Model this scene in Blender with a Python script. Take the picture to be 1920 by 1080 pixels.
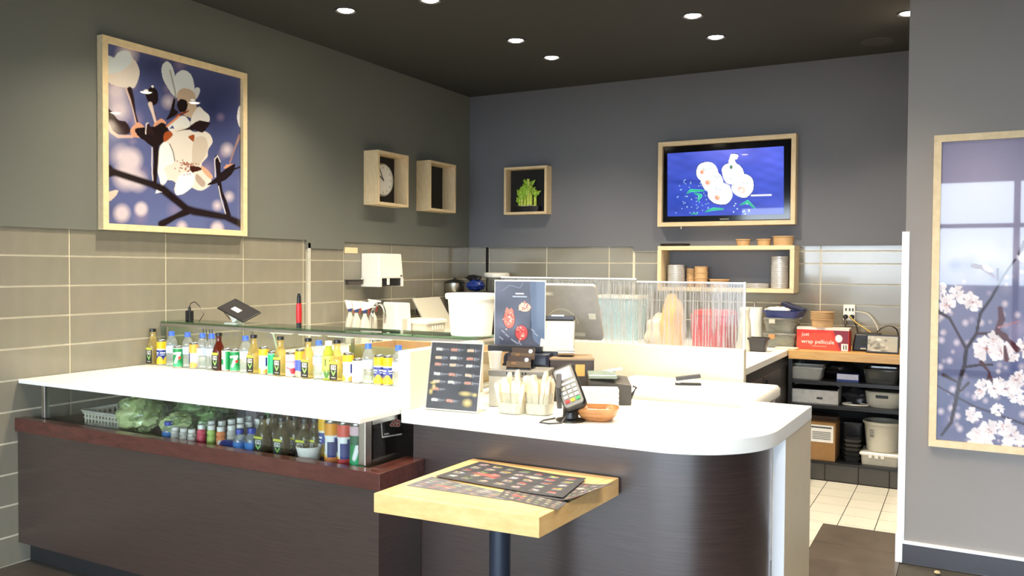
import bpy, math, random
import numpy as np
from mathutils import Vector, Matrix
for _o in list(bpy.data.objects): bpy.data.objects.remove(_o)
SC = bpy.context.scene
COL = SC.collection
random.seed(7); RNG = np.random.RandomState(7)

# ---------------------------------------------------------------- camera
F_PX, YAW, PITCH, ROLL = 1573.16, .497279, .0245532, .00673496
EYE = Vector((4.15, 0.0, 1.495))
_f = Vector((-math.sin(YAW)*math.cos(PITCH), math.cos(YAW)*math.cos(PITCH), -math.sin(PITCH)))
_r = Vector((math.cos(YAW), math.sin(YAW), 0)); _u = _r.cross(_f)
CR = _r*math.cos(ROLL)+_u*math.sin(ROLL); CU = _u*math.cos(ROLL)-_r*math.sin(ROLL); CF = _f
cam = bpy.data.cameras.new('camera'); camo = bpy.data.objects.new('camera', cam); COL.objects.link(camo)
cam.sensor_width = 36; cam.sensor_fit = 'HORIZONTAL'; cam.lens = 36*F_PX/1920; cam.clip_start = .05
M3 = Matrix((CR, CU, -CF)).transposed()
camo.matrix_world = Matrix.Translation(EYE) @ M3.to_4x4()
SC.camera = camo
# ---------------------------------------------------------------- world, daylight from the shop front behind the camera
wd = bpy.data.worlds.new('world'); SC.world = wd; wd.use_nodes = True
bg = wd.node_tree.nodes['Background']; bg.inputs[0].default_value = (.76, .88, 1, 1); bg.inputs[1].default_value = 11.0
SC.view_settings.view_transform = 'Standard'; SC.view_settings.look = 'None'
SC.view_settings.gamma = 1; SC.view_settings.use_curve_mapping = False
SC.view_settings.exposure = 0.64
LAMP_W = 84.0; LAMP_COL = (1, .86, .66)

# ---------------------------------------------------------------- pixel helpers (1920x1080)
def W(px, py, ax, v):
    d = CR*((px-960)/F_PX) - CU*((py-540)/F_PX) + CF
    i = 'xyz'.index(ax)
    return EYE + d*((v-EYE[i])/d[i])
def PX(p):
    d = Vector(p)-EYE; z = d.dot(CF)
    return (960+F_PX*d.dot(CR)/z, 540-F_PX*d.dot(CU)/z)

# ---------------------------------------------------------------- materials
def lin(c):
    out = []
    for k in c[:3]:
        k /= 255.0
        out.append(k/12.92 if k <= .04045 else ((k+.055)/1.055)**2.4)
    return tuple(out)
MATS = {}
def nmat(name):
    m = bpy.data.materials.new(name); m.use_nodes = True; MATS[name] = m
    return m, m.node_tree, m.node_tree.nodes['Principled BSDF']
def mat(name, c, rough=.5, metal=0, var=.06, scale=30, bump=0, coat=0, emis=0, spec=.5, trans=0, stretch=None):
    if name in MATS: return MATS[name]
    m, t, p = nmat(name); c = lin(c)
    p.inputs['Roughness'].default_value = rough; p.inputs['Metallic'].default_value = metal
    p.inputs['Specular IOR Level'].default_value = spec
    if coat: p.inputs['Coat Weight'].default_value = coat; p.inputs['Coat Roughness'].default_value = .05
    if trans: p.inputs['Subsurface Weight'].default_value = trans; p.inputs['Subsurface Radius'].default_value = (.02, .02, .02)
    tc = t.nodes.new('ShaderNodeTexCoord'); n = t.nodes.new('ShaderNodeTexNoise'); n.inputs['Scale'].default_value = scale
    n.inputs['Detail'].default_value = 4
    src = tc.outputs['Object']
    if stretch:
        mp = t.nodes.new('ShaderNodeMapping'); mp.inputs['Scale'].default_value = stretch
        t.links.new(src, mp.inputs[0]); src = mp.outputs[0]
    t.links.new(src, n.inputs['Vector'])
    r = t.nodes.new('ShaderNodeValToRGB'); t.links.new(n.outputs['Fac'], r.inputs[0])
    r.color_ramp.elements[0].position = .3; r.color_ramp.elements[1].position = .7
    r.color_ramp.elements[0].color = tuple(k*(1-var) for k in c)+(1,)
    r.color_ramp.elements[1].color = tuple(min(1, k*(1+var)) for k in c)+(1,)
    t.links.new(r.outputs[0], p.inputs['Base Color'])
    if emis: p.inputs['Emission Color'].default_value = c+(1,); p.inputs['Emission Strength'].default_value = emis
    if bump:
        b = t.nodes.new('ShaderNodeBump'); b.inputs['Strength'].default_value = bump; b.inputs['Distance'].default_value = .002
        t.links.new(n.outputs['Fac'], b.inputs['Height']); t.links.new(b.outputs[0], p.inputs['Normal'])
    return m
def wood(name, c1, c2, stretch, rough=.4, scale=6, coat=0, bump=.05, spec=.5):
    m, t, p = nmat(name)
    tc = t.nodes.new('ShaderNodeTexCoord'); mp = t.nodes.new('ShaderNodeMapping'); mp.inputs['Scale'].default_value = stretch
    n = t.nodes.new('ShaderNodeTexNoise'); n.inputs['Scale'].default_value = scale; n.inputs['Detail'].default_value = 7; n.inputs['Roughness'].default_value = .65
    t.links.new(tc.outputs['Object'], mp.inputs[0]); t.links.new(mp.outputs[0], n.inputs['Vector'])
    r = t.nodes.new('ShaderNodeValToRGB'); t.links.new(n.outputs['Fac'], r.inputs[0])
    r.color_ramp.elements[0].position = .32; r.color_ramp.elements[1].position = .68
    r.color_ramp.elements[0].color = lin(c1)+(1,); r.color_ramp.elements[1].color = lin(c2)+(1,)
    t.links.new(r.outputs[0], p.inputs['Base Color']); p.inputs['Roughness'].default_value = rough
    p.inputs['Specular IOR Level'].default_value = spec
    if coat: p.inputs['Coat Weight'].default_value = coat; p.inputs['Coat Roughness'].default_value = .26; p.inputs['Coat IOR'].default_value = 1.6
    b = t.nodes.new('ShaderNodeBump'); b.inputs['Strength'].default_value = bump; b.inputs['Distance'].default_value = .001
    t.links.new(n.outputs['Fac'], b.inputs['Height']); t.links.new(b.outputs[0], p.inputs['Normal'])
    return m
def glass(name, tint=(255, 255, 255), refl=1.0, rough=.02, milk=0.0, ior=1.5):
    """thin clear sheet: tinted see-through plus fresnel gloss, a little milky diffuse"""
    m = bpy.data.materials.new(name); m.use_nodes = True; MATS[name] = m; t = m.node_tree; t.nodes.clear()
    o = t.nodes.new('ShaderNodeOutputMaterial'); tr = t.nodes.new('ShaderNodeBsdfTransparent'); tr.inputs[0].default_value = lin(tint)+(1,)
    g = t.nodes.new('ShaderNodeBsdfGlossy'); g.inputs['Roughness'].default_value = rough
    fr = t.nodes.new('ShaderNodeFresnel'); fr.inputs[0].default_value = ior
    ge = t.nodes.new('ShaderNodeNewGeometry'); io = t.nodes.new('ShaderNodeMath'); io.operation = 'MULTIPLY_ADD'
    io.inputs[1].default_value = 1/ior-ior; io.inputs[2].default_value = ior; t.links.new(ge.outputs['Backfacing'], io.inputs[0]); t.links.new(io.outputs[0], fr.inputs[0])
    mu = t.nodes.new('ShaderNodeMath'); mu.operation = 'MULTIPLY'; mu.inputs[1].default_value = refl
    t.links.new(fr.outputs[0], mu.inputs[0])
    src = tr.outputs[0]
    if milk:
        d = t.nodes.new('ShaderNodeBsdfDiffuse'); d.inputs[0].default_value = lin(tint)+(1,)
        mm = t.nodes.new('ShaderNodeMixShader'); mm.inputs[0].default_value = milk
        t.links.new(src, mm.inputs[1]); t.links.new(d.outputs[0], mm.inputs[2]); src = mm.outputs[0]
    mx = t.nodes.new('ShaderNodeMixShader'); t.links.new(mu.outputs[0], mx.inputs[0]); t.links.new(src, mx.inputs[1]); t.links.new(g.outputs[0], mx.inputs[2])
    t.links.new(mx.outputs[0], o.inputs[0])
    return m
def printmat(name, rough=.5, coat=0, emis=0):
    m, t, p = nmat(name)
    a = t.nodes.new('ShaderNodeVertexColor'); a.layer_name = 'print'
    p.inputs['Roughness'].default_value = rough
    if coat: p.inputs['Coat Weight'].default_value = coat; p.inputs['Coat Roughness'].default_value = .02; p.inputs['Specular IOR Level'].default_value = .05
    if emis:
        p.inputs['Base Color'].default_value = (.01, .01, .01, 1)
        t.links.new(a.outputs[0], p.inputs['Emission Color']); p.inputs['Emission Strength'].default_value = emis
    else: t.links.new(a.outputs[0], p.inputs['Base Color'])
    return m
def streaks(name):
    m = bpy.data.materials.new(name); m.use_nodes = True; MATS[name] = m; t = m.node_tree; t.nodes.clear()
    o = t.nodes.new('ShaderNodeOutputMaterial'); tr = t.nodes.new('ShaderNodeBsdfTransparent'); tr.inputs[0].default_value = (.9, .93, .95, 1)
    d = t.nodes.new('ShaderNodeBsdfDiffuse'); d.inputs[0].default_value = (.55, .57, .6, 1)
    tl = t.nodes.new('ShaderNodeBsdfTranslucent'); tl.inputs[0].default_value = (.55, .57, .6, 1)
    ad = t.nodes.new('ShaderNodeMixShader'); t.links.new(d.outputs[0], ad.inputs[1]); t.links.new(tl.outputs[0], ad.inputs[2])
    tc = t.nodes.new('ShaderNodeTexCoord'); mp = t.nodes.new('ShaderNodeMapping'); mp.inputs['Scale'].default_value = (140, 1, 3.0)
    n = t.nodes.new('ShaderNodeTexNoise'); n.inputs['Scale'].default_value = 1; n.inputs['Detail'].default_value = 2; n.inputs['Distortion'].default_value = .3
    r = t.nodes.new('ShaderNodeValToRGB'); r.color_ramp.elements[0].position = .44; r.color_ramp.elements[1].position = .6
    r.color_ramp.elements[0].color = (.06, .06, .06, 1); r.color_ramp.elements[1].color = (.62, .62, .62, 1)
    t.links.new(tc.outputs['Object'], mp.inputs[0]); t.links.new(mp.outputs[0], n.inputs[0]); t.links.new(n.outputs['Fac'], r.inputs[0])
    mx = t.nodes.new('ShaderNodeMixShader'); t.links.new(r.outputs[0], mx.inputs[0]); t.links.new(tr.outputs[0], mx.inputs[1]); t.links.new(ad.outputs[0], mx.inputs[2])
    g = t.nodes.new('ShaderNodeBsdfGlossy'); g.inputs['Roughness'].default_value = .05
    m2 = t.nodes.new('ShaderNodeMixShader'); m2.inputs[0].default_value = .06
    t.links.new(mx.outputs[0], m2.inputs[1]); t.links.new(g.outputs[0], m2.inputs[2]); t.links.new(m2.outputs[0], o.inputs[0])
    return m
PAINT_L = mat('grey wall paint', (104, 107, 100), .62, var=.02, scale=3)
PAINT_B = mat('slate wall paint', (104, 106, 112), .62, var=.02, scale=3)
PAINT_R = mat('grey front wall paint', (140, 134, 130), .6, var=.02, scale=3)
PAINT_C = mat('charcoal ceiling paint', (46, 47, 45), .8, var=.03, scale=3)
TILE = mat('taupe wall tile', (132, 128, 114), .14, var=.05, scale=5, stretch=(1, 3, 1), coat=.3)
GROUT = mat('cream grout', (216, 208, 184), .8, var=.05)
FTILE = mat('cream floor tile', (216, 213, 200), .3, var=.03, scale=5)
FGROUT = mat('dark floor grout', (70, 66, 60), .9)
DTILE = mat('brown floor tile', (84, 76, 68), .38, var=.14, scale=9, bump=.1)
KTILE = mat('dark kick tile', (66, 62, 56), .4, var=.1, scale=12)
WHITE = mat('white solid surface', (240, 239, 232), .28, var=.01, scale=20)
CREAM = mat('cream laminate', (232, 224, 202), .4, var=.02, scale=20)
TRIMW = mat('white trim', (236, 238, 242), .35, var=.01)
BASEB = mat('dark baseboard', (62, 62, 68), .4, var=.05)
DWOOD = wood('dark wenge laminate', (36, 25, 22), (60, 45, 40), (2, 2, 70), rough=.36, scale=3, coat=1.0)
RWOOD = wood('red brown ledge wood', (70, 36, 30), (86, 47, 40), (3, 12, 12), rough=.25, scale=3, coat=.3)
MAPLE = wood('maple butcher block', (226, 178, 112), (241, 202, 138), (2, 25, 25), rough=.35, scale=2, coat=.2)
MAPLE2 = wood('maple edge', (228, 180, 112), (243, 204, 140), (3, 3, 10), rough=.35, scale=4, coat=.2)
WORKW = wood('worktop wood', (190, 144, 82), (212, 170, 106), (2, 20, 20), rough=.35, scale=3)
LWOOD = wood('pale oak', (206, 182, 142), (224, 204, 166), (18, 18, 4), rough=.5, scale=3)
LWOODH = wood('pale oak across', (206, 182, 142), (224, 204, 166), (3, 3, 22), rough=.5, scale=3)
FRAMEW = wood('frame pine', (214, 190, 146), (230, 208, 166), (4, 4, 4), rough=.5, scale=6)
BOWLW = wood('acacia bowl wood', (142, 88, 46), (206, 148, 92), (6, 6, 40), rough=.3, scale=2, coat=.3)
BLACK = mat('black plastic', (22, 22, 24), .35, var=.1)
BLACKM = mat('black matt', (14, 14, 15), .7, var=.1)
DGREY = mat('dark grey plastic', (62, 62, 66), .4)
GREY = mat('grey plastic', (128, 126, 120), .4)
LGREY = mat('light grey plastic', (190, 188, 176), .4)
WPLAS = mat('white plastic', (238, 236, 226), .35, var=.01)
OFFW = mat('off white plastic', (214, 210, 192), .45, var=.03)
STEEL = mat('brushed steel', (190, 188, 180), .28, metal=1, var=.08, scale=60, stretch=(1, 40, 40))
CHROME = mat('chrome', (222, 222, 222), .08, metal=1)
POLE = mat('blue black powder coat', (44, 52, 66), .35, metal=.3)
KRAFT = mat('kraft card', (190, 156, 112), .7, var=.05)
CARD = mat('brown cardboard', (156, 116, 70), .8, var=.06)
PAPER = mat('white paper', (240, 238, 230), .7, var=.02)
SLEEVE = mat('paper sleeve', (240, 222, 190), .7, var=.12, scale=60)
BLUE = mat('blue plastic', (44, 84, 190), .35)
DBLUE = mat('navy blue plastic', (24, 48, 120), .35)
RED = mat('red plastic', (196, 34, 40), .35)
PINK = mat('pink red tub', (222, 60, 78), .4)
ORANGE = mat('orange bag', (240, 196, 120), .5)
LIME = mat('lime cap', (170, 190, 60), .4)
LEAF = mat('leaf green', (140, 180, 50), .45, var=.2)
STALK = mat('bamboo green', (196, 214, 90), .4, var=.15)
CABB = mat('wrapped cabbage', (192, 206, 146), .22, var=.25, scale=20, bump=.8, coat=.5)
CABB2 = mat('wrapped lettuce', (134, 168, 110), .2, var=.5, scale=24, bump=.9, coat=.6)
TOWEL = mat('paper towel', (236, 234, 224), .9, var=.03, scale=80, bump=.3)
TOILET = glass('clear sheet glass', (248, 252, 250), refl=1.0)
GGREEN = glass('green edged glass', (200, 230, 214), refl=1.2)
CASEGL = glass('case glass', (246, 249, 248), refl=1.0)
PET = glass('clear bottle plastic', (244, 249, 250), refl=1.6, rough=.06, milk=.12)
TEA = glass('pale tea', (244, 228, 160), refl=1.4, milk=.18)
TEAD = glass('dark tea glass', (186, 170, 120), refl=1.4, milk=.16)
BREW = glass('red brown tea', (116, 44, 24), refl=1.2, milk=.45)
ALOE = glass('aloe drink', (206, 218, 90), refl=1.2, milk=.5)
ACRYL = glass('clear acrylic', (240, 244, 244), refl=1.2, milk=.04)
LIDP = glass('clear lid plastic', (240, 240, 238), refl=1.8, rough=.15, milk=.42)
CLEARB = glass('frosted box plastic', (226, 228, 222), refl=1.3, rough=.12, milk=.16)
SMOKE = glass('smoky tub plastic', (130, 132, 126), refl=1.2, rough=.12, milk=.3)
STREAK = streaks('streaked resin panel')
PRINT = printmat('matte print', .55); PRINTG = printmat('print under glass', .35, coat=1.0); PRINTC = printmat('can print', .25)
SCREEN = printmat('lit screen', .1, emis=1.0, coat=.5)
LENS = mat('lamp lens', (255, 244, 214), .3, emis=28)

# ---------------------------------------------------------------- mesh builder
class MB:
    def __init__(s): s.v = []; s.f = []
    def add(s, vs, fs):
        n = len(s.v); s.v += [tuple(p) for p in vs]; s.f += [tuple(i+n for i in f) for f in fs]; return s
    def box(s, x0, x1, y0, y1, z0, z1):
        return s.add([(x0, y0, z0), (x1, y0, z0), (x1, y1, z0), (x0, y1, z0), (x0, y0, z1), (x1, y0, z1), (x1, y1, z1), (x0, y1, z1)],
                     [(0, 3, 2, 1), (4, 5, 6, 7), (0, 1, 5, 4), (1, 2, 6, 5), (2, 3, 7, 6), (3, 0, 4, 7)])
    def hexa(s, b, t):
        return s.add(list(b)+list(t), [(0, 3, 2, 1), (4, 5, 6, 7), (0, 1, 5, 4), (1, 2, 6, 5), (2, 3, 7, 6), (3, 0, 4, 7)])
    def obox(s, m, w, d, h):
        """box w,d,h centred on matrix m"""
        vs = [m @ Vector((x*w/2, y*d/2, z*h/2)) for z in (-1, 1) for x, y in ((-1, -1), (1, -1), (1, 1), (-1, 1))]
        return s.hexa(vs[:4], vs[4:])
    def prism(s, pts, z0, z1):
        n = len(pts)
        return s.add([(x, y, z0) for x, y in pts]+[(x, y, z1) for x, y in pts],
                     [tuple(range(n-1, -1, -1)), tuple(range(n, 2*n))]+[(i, (i+1) % n, n+(i+1) % n, n+i) for i in range(n)])
    def loft(s, rings, c0=True, c1=True):
        n = len(rings[0]); vs = [p for r in rings for p in r]; fs = []
        for k in range(len(rings)-1):
            for i in range(n):
                j = (i+1) % n; fs.append((k*n+i, k*n+j, (k+1)*n+j, (k+1)*n+i))
        if c0: fs.append(tuple(range(n-1, -1, -1)))
        if c1: fs.append(tuple((len(rings)-1)*n+i for i in range(n)))
        return s.add(vs, fs)
    def lathe(s, prof, n=20, cx=0, cy=0, cz=0, c0=True, c1=True, m=None):
        rings = [[Vector((cx+r*math.cos(a), cy+r*math.sin(a), cz+z)) for a in [2*math.pi*i/n for i in range(n)]] for r, z in prof]
        if m is not None: rings = [[m @ p for p in q] for q in rings]
        return s.loft(rings, c0, c1)
    def tub(s, secs, r=.02, k=4, c0=True, c1=True, m=None):
        """secs: (w, d, z) rounded rectangles lofted upward"""
        rings = [[Vector((x, y, z)) for x, y in rr(w, d, min(r, w/2.01, d/2.01), k)] for w, d, z in secs]
        if m is not None: rings = [[m @ p for p in q] for q in rings]
        return s.loft(rings, c0, c1)
    def tube(s, path, r, n=8):
        P = [Vector(p) for p in path]; rings = []
        for i, p in enumerate(P):
            t = (P[min(i+1, len(P)-1)]-P[max(i-1, 0)]).normalized()
            a = t.cross(Vector((0, 0, 1)));
            if a.length < .1: a = t.cross(Vector((1, 0, 0)))
            a.normalize(); b = t.cross(a)
            rr_ = r[i] if isinstance(r, (list, tuple)) else r
            rings.append([p+a*rr_*math.cos(2*math.pi*k/n)+b*rr_*math.sin(2*math.pi*k/n) for k in range(n)])
        return s.loft(rings)
    def blob(s, c, r, seed=0, amp=.08, n=28, m=16, sq=1.0):
        rg = np.random.RandomState(seed); ph = rg.rand(8)*6.28; fr = rg.randint(2, 7, 8); vs = []; fs = []
        for j in range(m+1):
            th = math.pi*j/m
            for i in range(n):
                a = 2*math.pi*i/n
                k = 1+amp*(math.sin(fr[0]*a+ph[0]+2*th)*.6+math.sin(fr[1]*th*2+ph[1]+a)*.6+.4*math.sin(fr[2]*a*2+fr[3]*th*2+ph[2])+.35*math.sin(fr[4]*3*a+ph[3])*math.sin(fr[5]*2*th+ph[4]))
                vs.append((c[0]+r[0]*k*math.sin(th)*math.cos(a), c[1]+r[1]*k*math.sin(th)*math.sin(a), c[2]+r[2]*k*math.cos(th)))
        for j in range(m):
            for i in range(n): fs.append((j*n+i, (j+1)*n+i, (j+1)*n+(i+1) % n, j*n+(i+1) % n))
        return s.add(vs, fs)
    def mesh(s, name):
        me = bpy.data.meshes.new(name); me.from_pydata(s.v, [], s.f); me.validate(); return me
    def build(s, name, m, parent=None, loc=None, rz=0, smooth=False, bevel=0, kind=None):
        me = s.mesh(name); me.materials.append(m)
        if smooth:
            me.polygons.foreach_set('use_smooth', [True]*len(me.polygons)); me.set_sharp_from_angle(angle=math.radians(38))
        return link(name, me, parent, loc, rz, bevel, kind)
def link(name, me, parent=None, loc=None, rz=0, bevel=0, kind=None):
    o = bpy.data.objects.new(name, me); COL.objects.link(o)
    if parent is not None: o.parent = parent
    if loc is not None: o.location = loc
    if rz: o.rotation_euler = (0, 0, rz)
    if bevel:
        b = o.modifiers.new('edge', 'BEVEL'); b.width = bevel; b.segments = 2; b.limit_method = 'ANGLE'
    if kind: o['kind'] = kind
    return o
def rr(w, d, r, k=4):
    out = []
    for sx, sy, a0 in ((1, 1, 0), (-1, 1, 90), (-1, -1, 180), (1, -1, 270)):
        for i in range(k+1):
            a = math.radians(a0+90*i/k); out.append((sx*(w/2-r)+r*math.cos(a), sy*(d/2-r)+r*math.sin(a)))
    return out
def thing(name, label, cat, loc=(0, 0, 0), rz=0, group=None):
    o = bpy.data.objects.new(name, None); o.empty_display_size = .05; COL.objects.link(o); o.location = loc; o.rotation_euler = (0, 0, rz)
    return tag(o, label, cat, group)
def tag(o, label, cat, group=None):
    o['label'] = label; o['category'] = cat
    if group: o['group'] = group
    return o
def kids(o): return [c for c in COL.objects if c.parent == o]
def dup(root, loc, rz=0, label=None, scale=None):
    r = root.copy(); COL.objects.link(r); r.location = loc; r.rotation_euler = (0, 0, rz); r.scale = (1, 1, 1)
    if label: r['label'] = label
    if scale: r.scale = scale
    for ch in root.children:
        c = ch.copy(); COL.objects.link(c); c.parent = r
        for g in ch.children:
            d = g.copy(); COL.objects.link(d); d.parent = c
    return r
class Stock:
    """builds a thing once, then copies it"""
    def __init__(s, fn): s.fn = fn; s.root = None
    def put(s, loc, rz=0, label=None, scale=None):
        if s.root is None:
            s.root = s.fn(); s.lab = s.root['label']; s.root.location = loc; s.root.rotation_euler = (0, 0, rz)
            if scale: s.root.scale = scale
            if label: s.root['label'] = label
            return s.root
        return dup(s.root, loc, rz, label or s.lab, scale)
def B(*a): return MB().box(*a)
def struct(o): o['kind'] = 'structure'; return o
def text(name, body, size, m4, mtl, parent, align='CENTER', extrude=.0002):
    cu = bpy.data.curves.new(name, 'FONT'); cu.body = body; cu.size = size; cu.align_x = align; cu.align_y = 'CENTER'; cu.extrude = extrude; cu.resolution_u = 2
    t = bpy.data.objects.new(name+'_curve', cu); me = bpy.data.meshes.new_from_object(t); bpy.data.objects.remove(t); bpy.data.curves.remove(cu)
    me.transform(m4); me.materials.clear(); me.materials.append(mtl); me.name = name
    return link(name, me, parent)
def basis(o, ex, ey):
    """matrix with x axis ex, y axis ey at o"""
    ex = Vector(ex).normalized(); ey = Vector(ey).normalized(); ez = ex.cross(ey)
    m = Matrix((ex, ey, ez)).transposed().to_4x4(); m.translation = Vector(o); return m

# ---------------------------------------------------------------- flat print canvas
class CV:
    """grid whose samples carry drawing coordinates X (right), Y (down); quad = TL,TR,BR,BL drawing coordinates of the sheet corners"""
    def __init__(s, nx, ny, quad, bgc):
        s.nx, s.ny = nx, ny
        u, v = np.meshgrid(np.linspace(0, 1, nx), np.linspace(0, 1, ny))
        (x0, y0), (x1, y1), (x2, y2), (x3, y3) = quad
        dx1, dx2, dx3 = x1-x2, x3-x2, x0-x1+x2-x3; dy1, dy2, dy3 = y1-y2, y3-y2, y0-y1+y2-y3
        den = dx1*dy2-dx2*dy1; g = (dx3*dy2-dx2*dy3)/den; h = (dx1*dy3-dx3*dy1)/den
        w = g*u+h*v+1
        s.X = ((x1-x0+g*x1)*u+(x3-x0+h*x3)*v+x0)/w; s.Y = ((y1-y0+g*y1)*u+(y3-y0+h*y3)*v+y0)/w
        s.c = np.zeros((ny, nx, 3)); s.c[:] = lin(bgc)
    def put(s, a, col):
        a = np.clip(a, 0, 1)[..., None]; s.c = s.c*(1-a)+np.array(lin(col))*a
    def disc(s, x, y, rx, ry, col, soft=.15, al=1, rot=0):
        dx, dy = s.X-x, s.Y-y; c, n = math.cos(rot), math.sin(rot)
        d = np.sqrt(((dx*c+dy*n)/rx)**2+((-dx*n+dy*c)/ry)**2); s.put(al*(1-d)/max(soft, 1e-3)+.5*0, col)
    def poly(s, pts, col, al=1, sm=0):
        P = smooth(pts, sm) if sm else pts
        ins = np.zeros(s.X.shape, bool); n = len(P)
        for i in range(n):
            (xa, ya), (xb, yb) = P[i], P[(i+1) % n]
            if ya == yb: continue
            cond = ((ya > s.Y) != (yb > s.Y)) & (s.X < (xb-xa)*(s.Y-ya)/(yb-ya)+xa); ins ^= cond
        s.put(ins*al*1.0, col)
    def line(s, pts, w, col, al=1):
        if not isinstance(w, (list, tuple)): w = [w]*len(pts)
        a = np.zeros(s.X.shape)
        for i in range(len(pts)-1):
            (xa, ya), (xb, yb) = pts[i], pts[i+1]; dx, dy = xb-xa, yb-ya; L = dx*dx+dy*dy+1e-9
            t = np.clip(((s.X-xa)*dx+(s.Y-ya)*dy)/L, 0, 1); d = np.hypot(s.X-xa-t*dx, s.Y-ya-t*dy); ww = w[i]+(w[i+1]-w[i])*t
            a = np.maximum(a, np.clip((ww/2-d)/(.18*max(w))+.5, 0, 1))
        s.put(a*al, col)
    def rect(s, x0, y0, x1, y1, col, al=1): s.poly([(x0, y0), (x1, y0), (x1, y1), (x0, y1)], col, al)
    def noise(s, amp, fx, fy, seed=0):
        rg = np.random.RandomState(seed); t = np.zeros(s.X.shape)
        for k in range(10):
            t += np.sin(s.X*fx*rg.uniform(.3, 2)+s.Y*fy*rg.uniform(-2, 2)+rg.rand()*6.28)
        s.c *= (1+amp*t/3)[..., None]; s.c = np.clip(s.c, 0, 1)
    def build(s, name, fn, m, parent=None):
        vs = [fn(u, v) for v in np.linspace(0, 1, s.ny) for u in np.linspace(0, 1, s.nx)]
        n = s.nx; fs = [(j*n+i, (j+1)*n+i, (j+1)*n+i+1, j*n+i+1) for j in range(s.ny-1) for i in range(n-1)]
        me = bpy.data.meshes.new(name); me.from_pydata(vs, [], fs)
        a = me.color_attributes.new('print', 'FLOAT_COLOR', 'POINT')
        a.data.foreach_set('color', np.concatenate([s.c.reshape(-1, 3), np.ones((s.nx*s.ny, 1))], 1).astype(np.float32).ravel())
        me.materials.append(m); return link(name, me, parent)
def smooth(P, k):
    out = []; n = len(P)
    for i in range(n):
        p0, p1, p2, p3 = P[i-1], P[i], P[(i+1) % n], P[(i+2) % n]
        for j in range(k):
            t = j/k
            out.append(tuple(.5*(2*p1[q]+(p2[q]-p0[q])*t+(2*p0[q]-5*p1[q]+4*p2[q]-p3[q])*t*t+(3*p1[q]-p0[q]-3*p2[q]+p3[q])*t**3) for q in (0, 1)))
    return out
def flat(o, ex, ey):
    """u,v -> o + u*ex + v*ey"""
    o, ex, ey = Vector(o), Vector(ex), Vector(ey)
    return lambda u, v: tuple(o+ex*float(u)+ey*float(v))
def quadmap(tl, tr, br, bl):
    tl, tr, br, bl = map(Vector, (tl, tr, br, bl))
    return lambda u, v: tuple(tl*(1-u)*(1-v)+tr*u*(1-v)+br*u*v+bl*(1-u)*v)
def cylmap(r, z0, z1, span=2*math.pi, mid=-math.pi/2+.35):
    """u grows to the right as seen from outside, v downward"""
    return lambda u, v: (r*math.cos(mid+(u-.5)*span), r*math.sin(mid+(u-.5)*span), z1+(z0-z1)*v)

# ================================================================ THE ROOM
CEIL = 3.09; YB = 6.782; XR = 3.87; YR = 4.711
# floor: dark slab with brown tiles in the shop, cream tiles in the kitchen
fl = struct(B(-.15, 8, -4.2, 7, -.1, -.006).build('floor', FGROUT))
def tiles(name, parent, m, cells, z0, z1, g=.0025):
    cache = {}
    for (x0, x1, y0, y1) in cells:
        k = (round(x1-x0, 4), round(y1-y0, 4))
        if k not in cache:
            me = MB().box(g, k[0]-g, g, k[1]-g, 0, z1-z0).mesh(name); me.materials.append(m); cache[k] = me
        link(name, cache[k], parent, (x0, y0, z0))
cells = []
ys = [6.25-.204*i for i in range(9)]
for i in range(-3, 2):
    x0 = 3.505+.2*i; x1 = x0+.2
    for a, b in zip(ys[1:], ys[:-1]):
        if x1 <= 3.44: cells.append((x0, x1, a, b))
        elif a >= 5.19-.01: cells.append((x0, min(x1, XR), max(a, 5.195), b))
        elif b > 5.22: cells.append((x0, min(x1, XR), 5.195, b))
        if x0 < 3.42 < x1 and b <= 5.25: cells.append((x0, 3.43, a, min(b, 5.195)))
tiles('floor_tile', fl, FTILE, cells, -.006, 0)
cells = []
yd = [5.195, 4.83, 4.23, 3.63, 3.03, 2.43]
for a, b in zip(yd[1:], yd[:-1]):
    for x0, x1 in ((3.43, 4.03), (4.03, 4.63), (4.63, 5.23), (5.23, 5.83)):
        if b > YR+.02:
            x1 = min(x1, XR)
            if x1-x0 < .05: continue
        cells.append((x0, x1, a, b))
for y0 in (.63, 1.23, 1.83, 2.43):
    for i in range(10): cells.append((i*.6, i*.6+.6, y0-.6, y0))
for x0, x1 in ((0, .6), (.6, 1.2), (1.2, 1.8), (1.8, 2.4), (2.4, 3.0), (3.0, 3.43)): cells.append((x0, x1, 2.43, 3.03))
tiles('dark_floor_tile', fl, DTILE, cells, -.006, 0, .0012)
B(0, 8, -4.2, .03, -.006, 0).build('floor_slab', DTILE, fl)

ce = struct(B(-.15, 8, -4.2, 7, CEIL, CEIL+.1).build('ceiling', PAINT_C))
sp = MB().lathe([(.0, 0), (.105, 0), (.11, .006)], 32, c0=False); 
_p = W(1645, 78, 'z', CEIL)
sp.build('ceiling_speaker_grille', mat('speaker grille', (60, 60, 57), .8), ce, (_p.x, _p.y, CEIL-.006))

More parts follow.
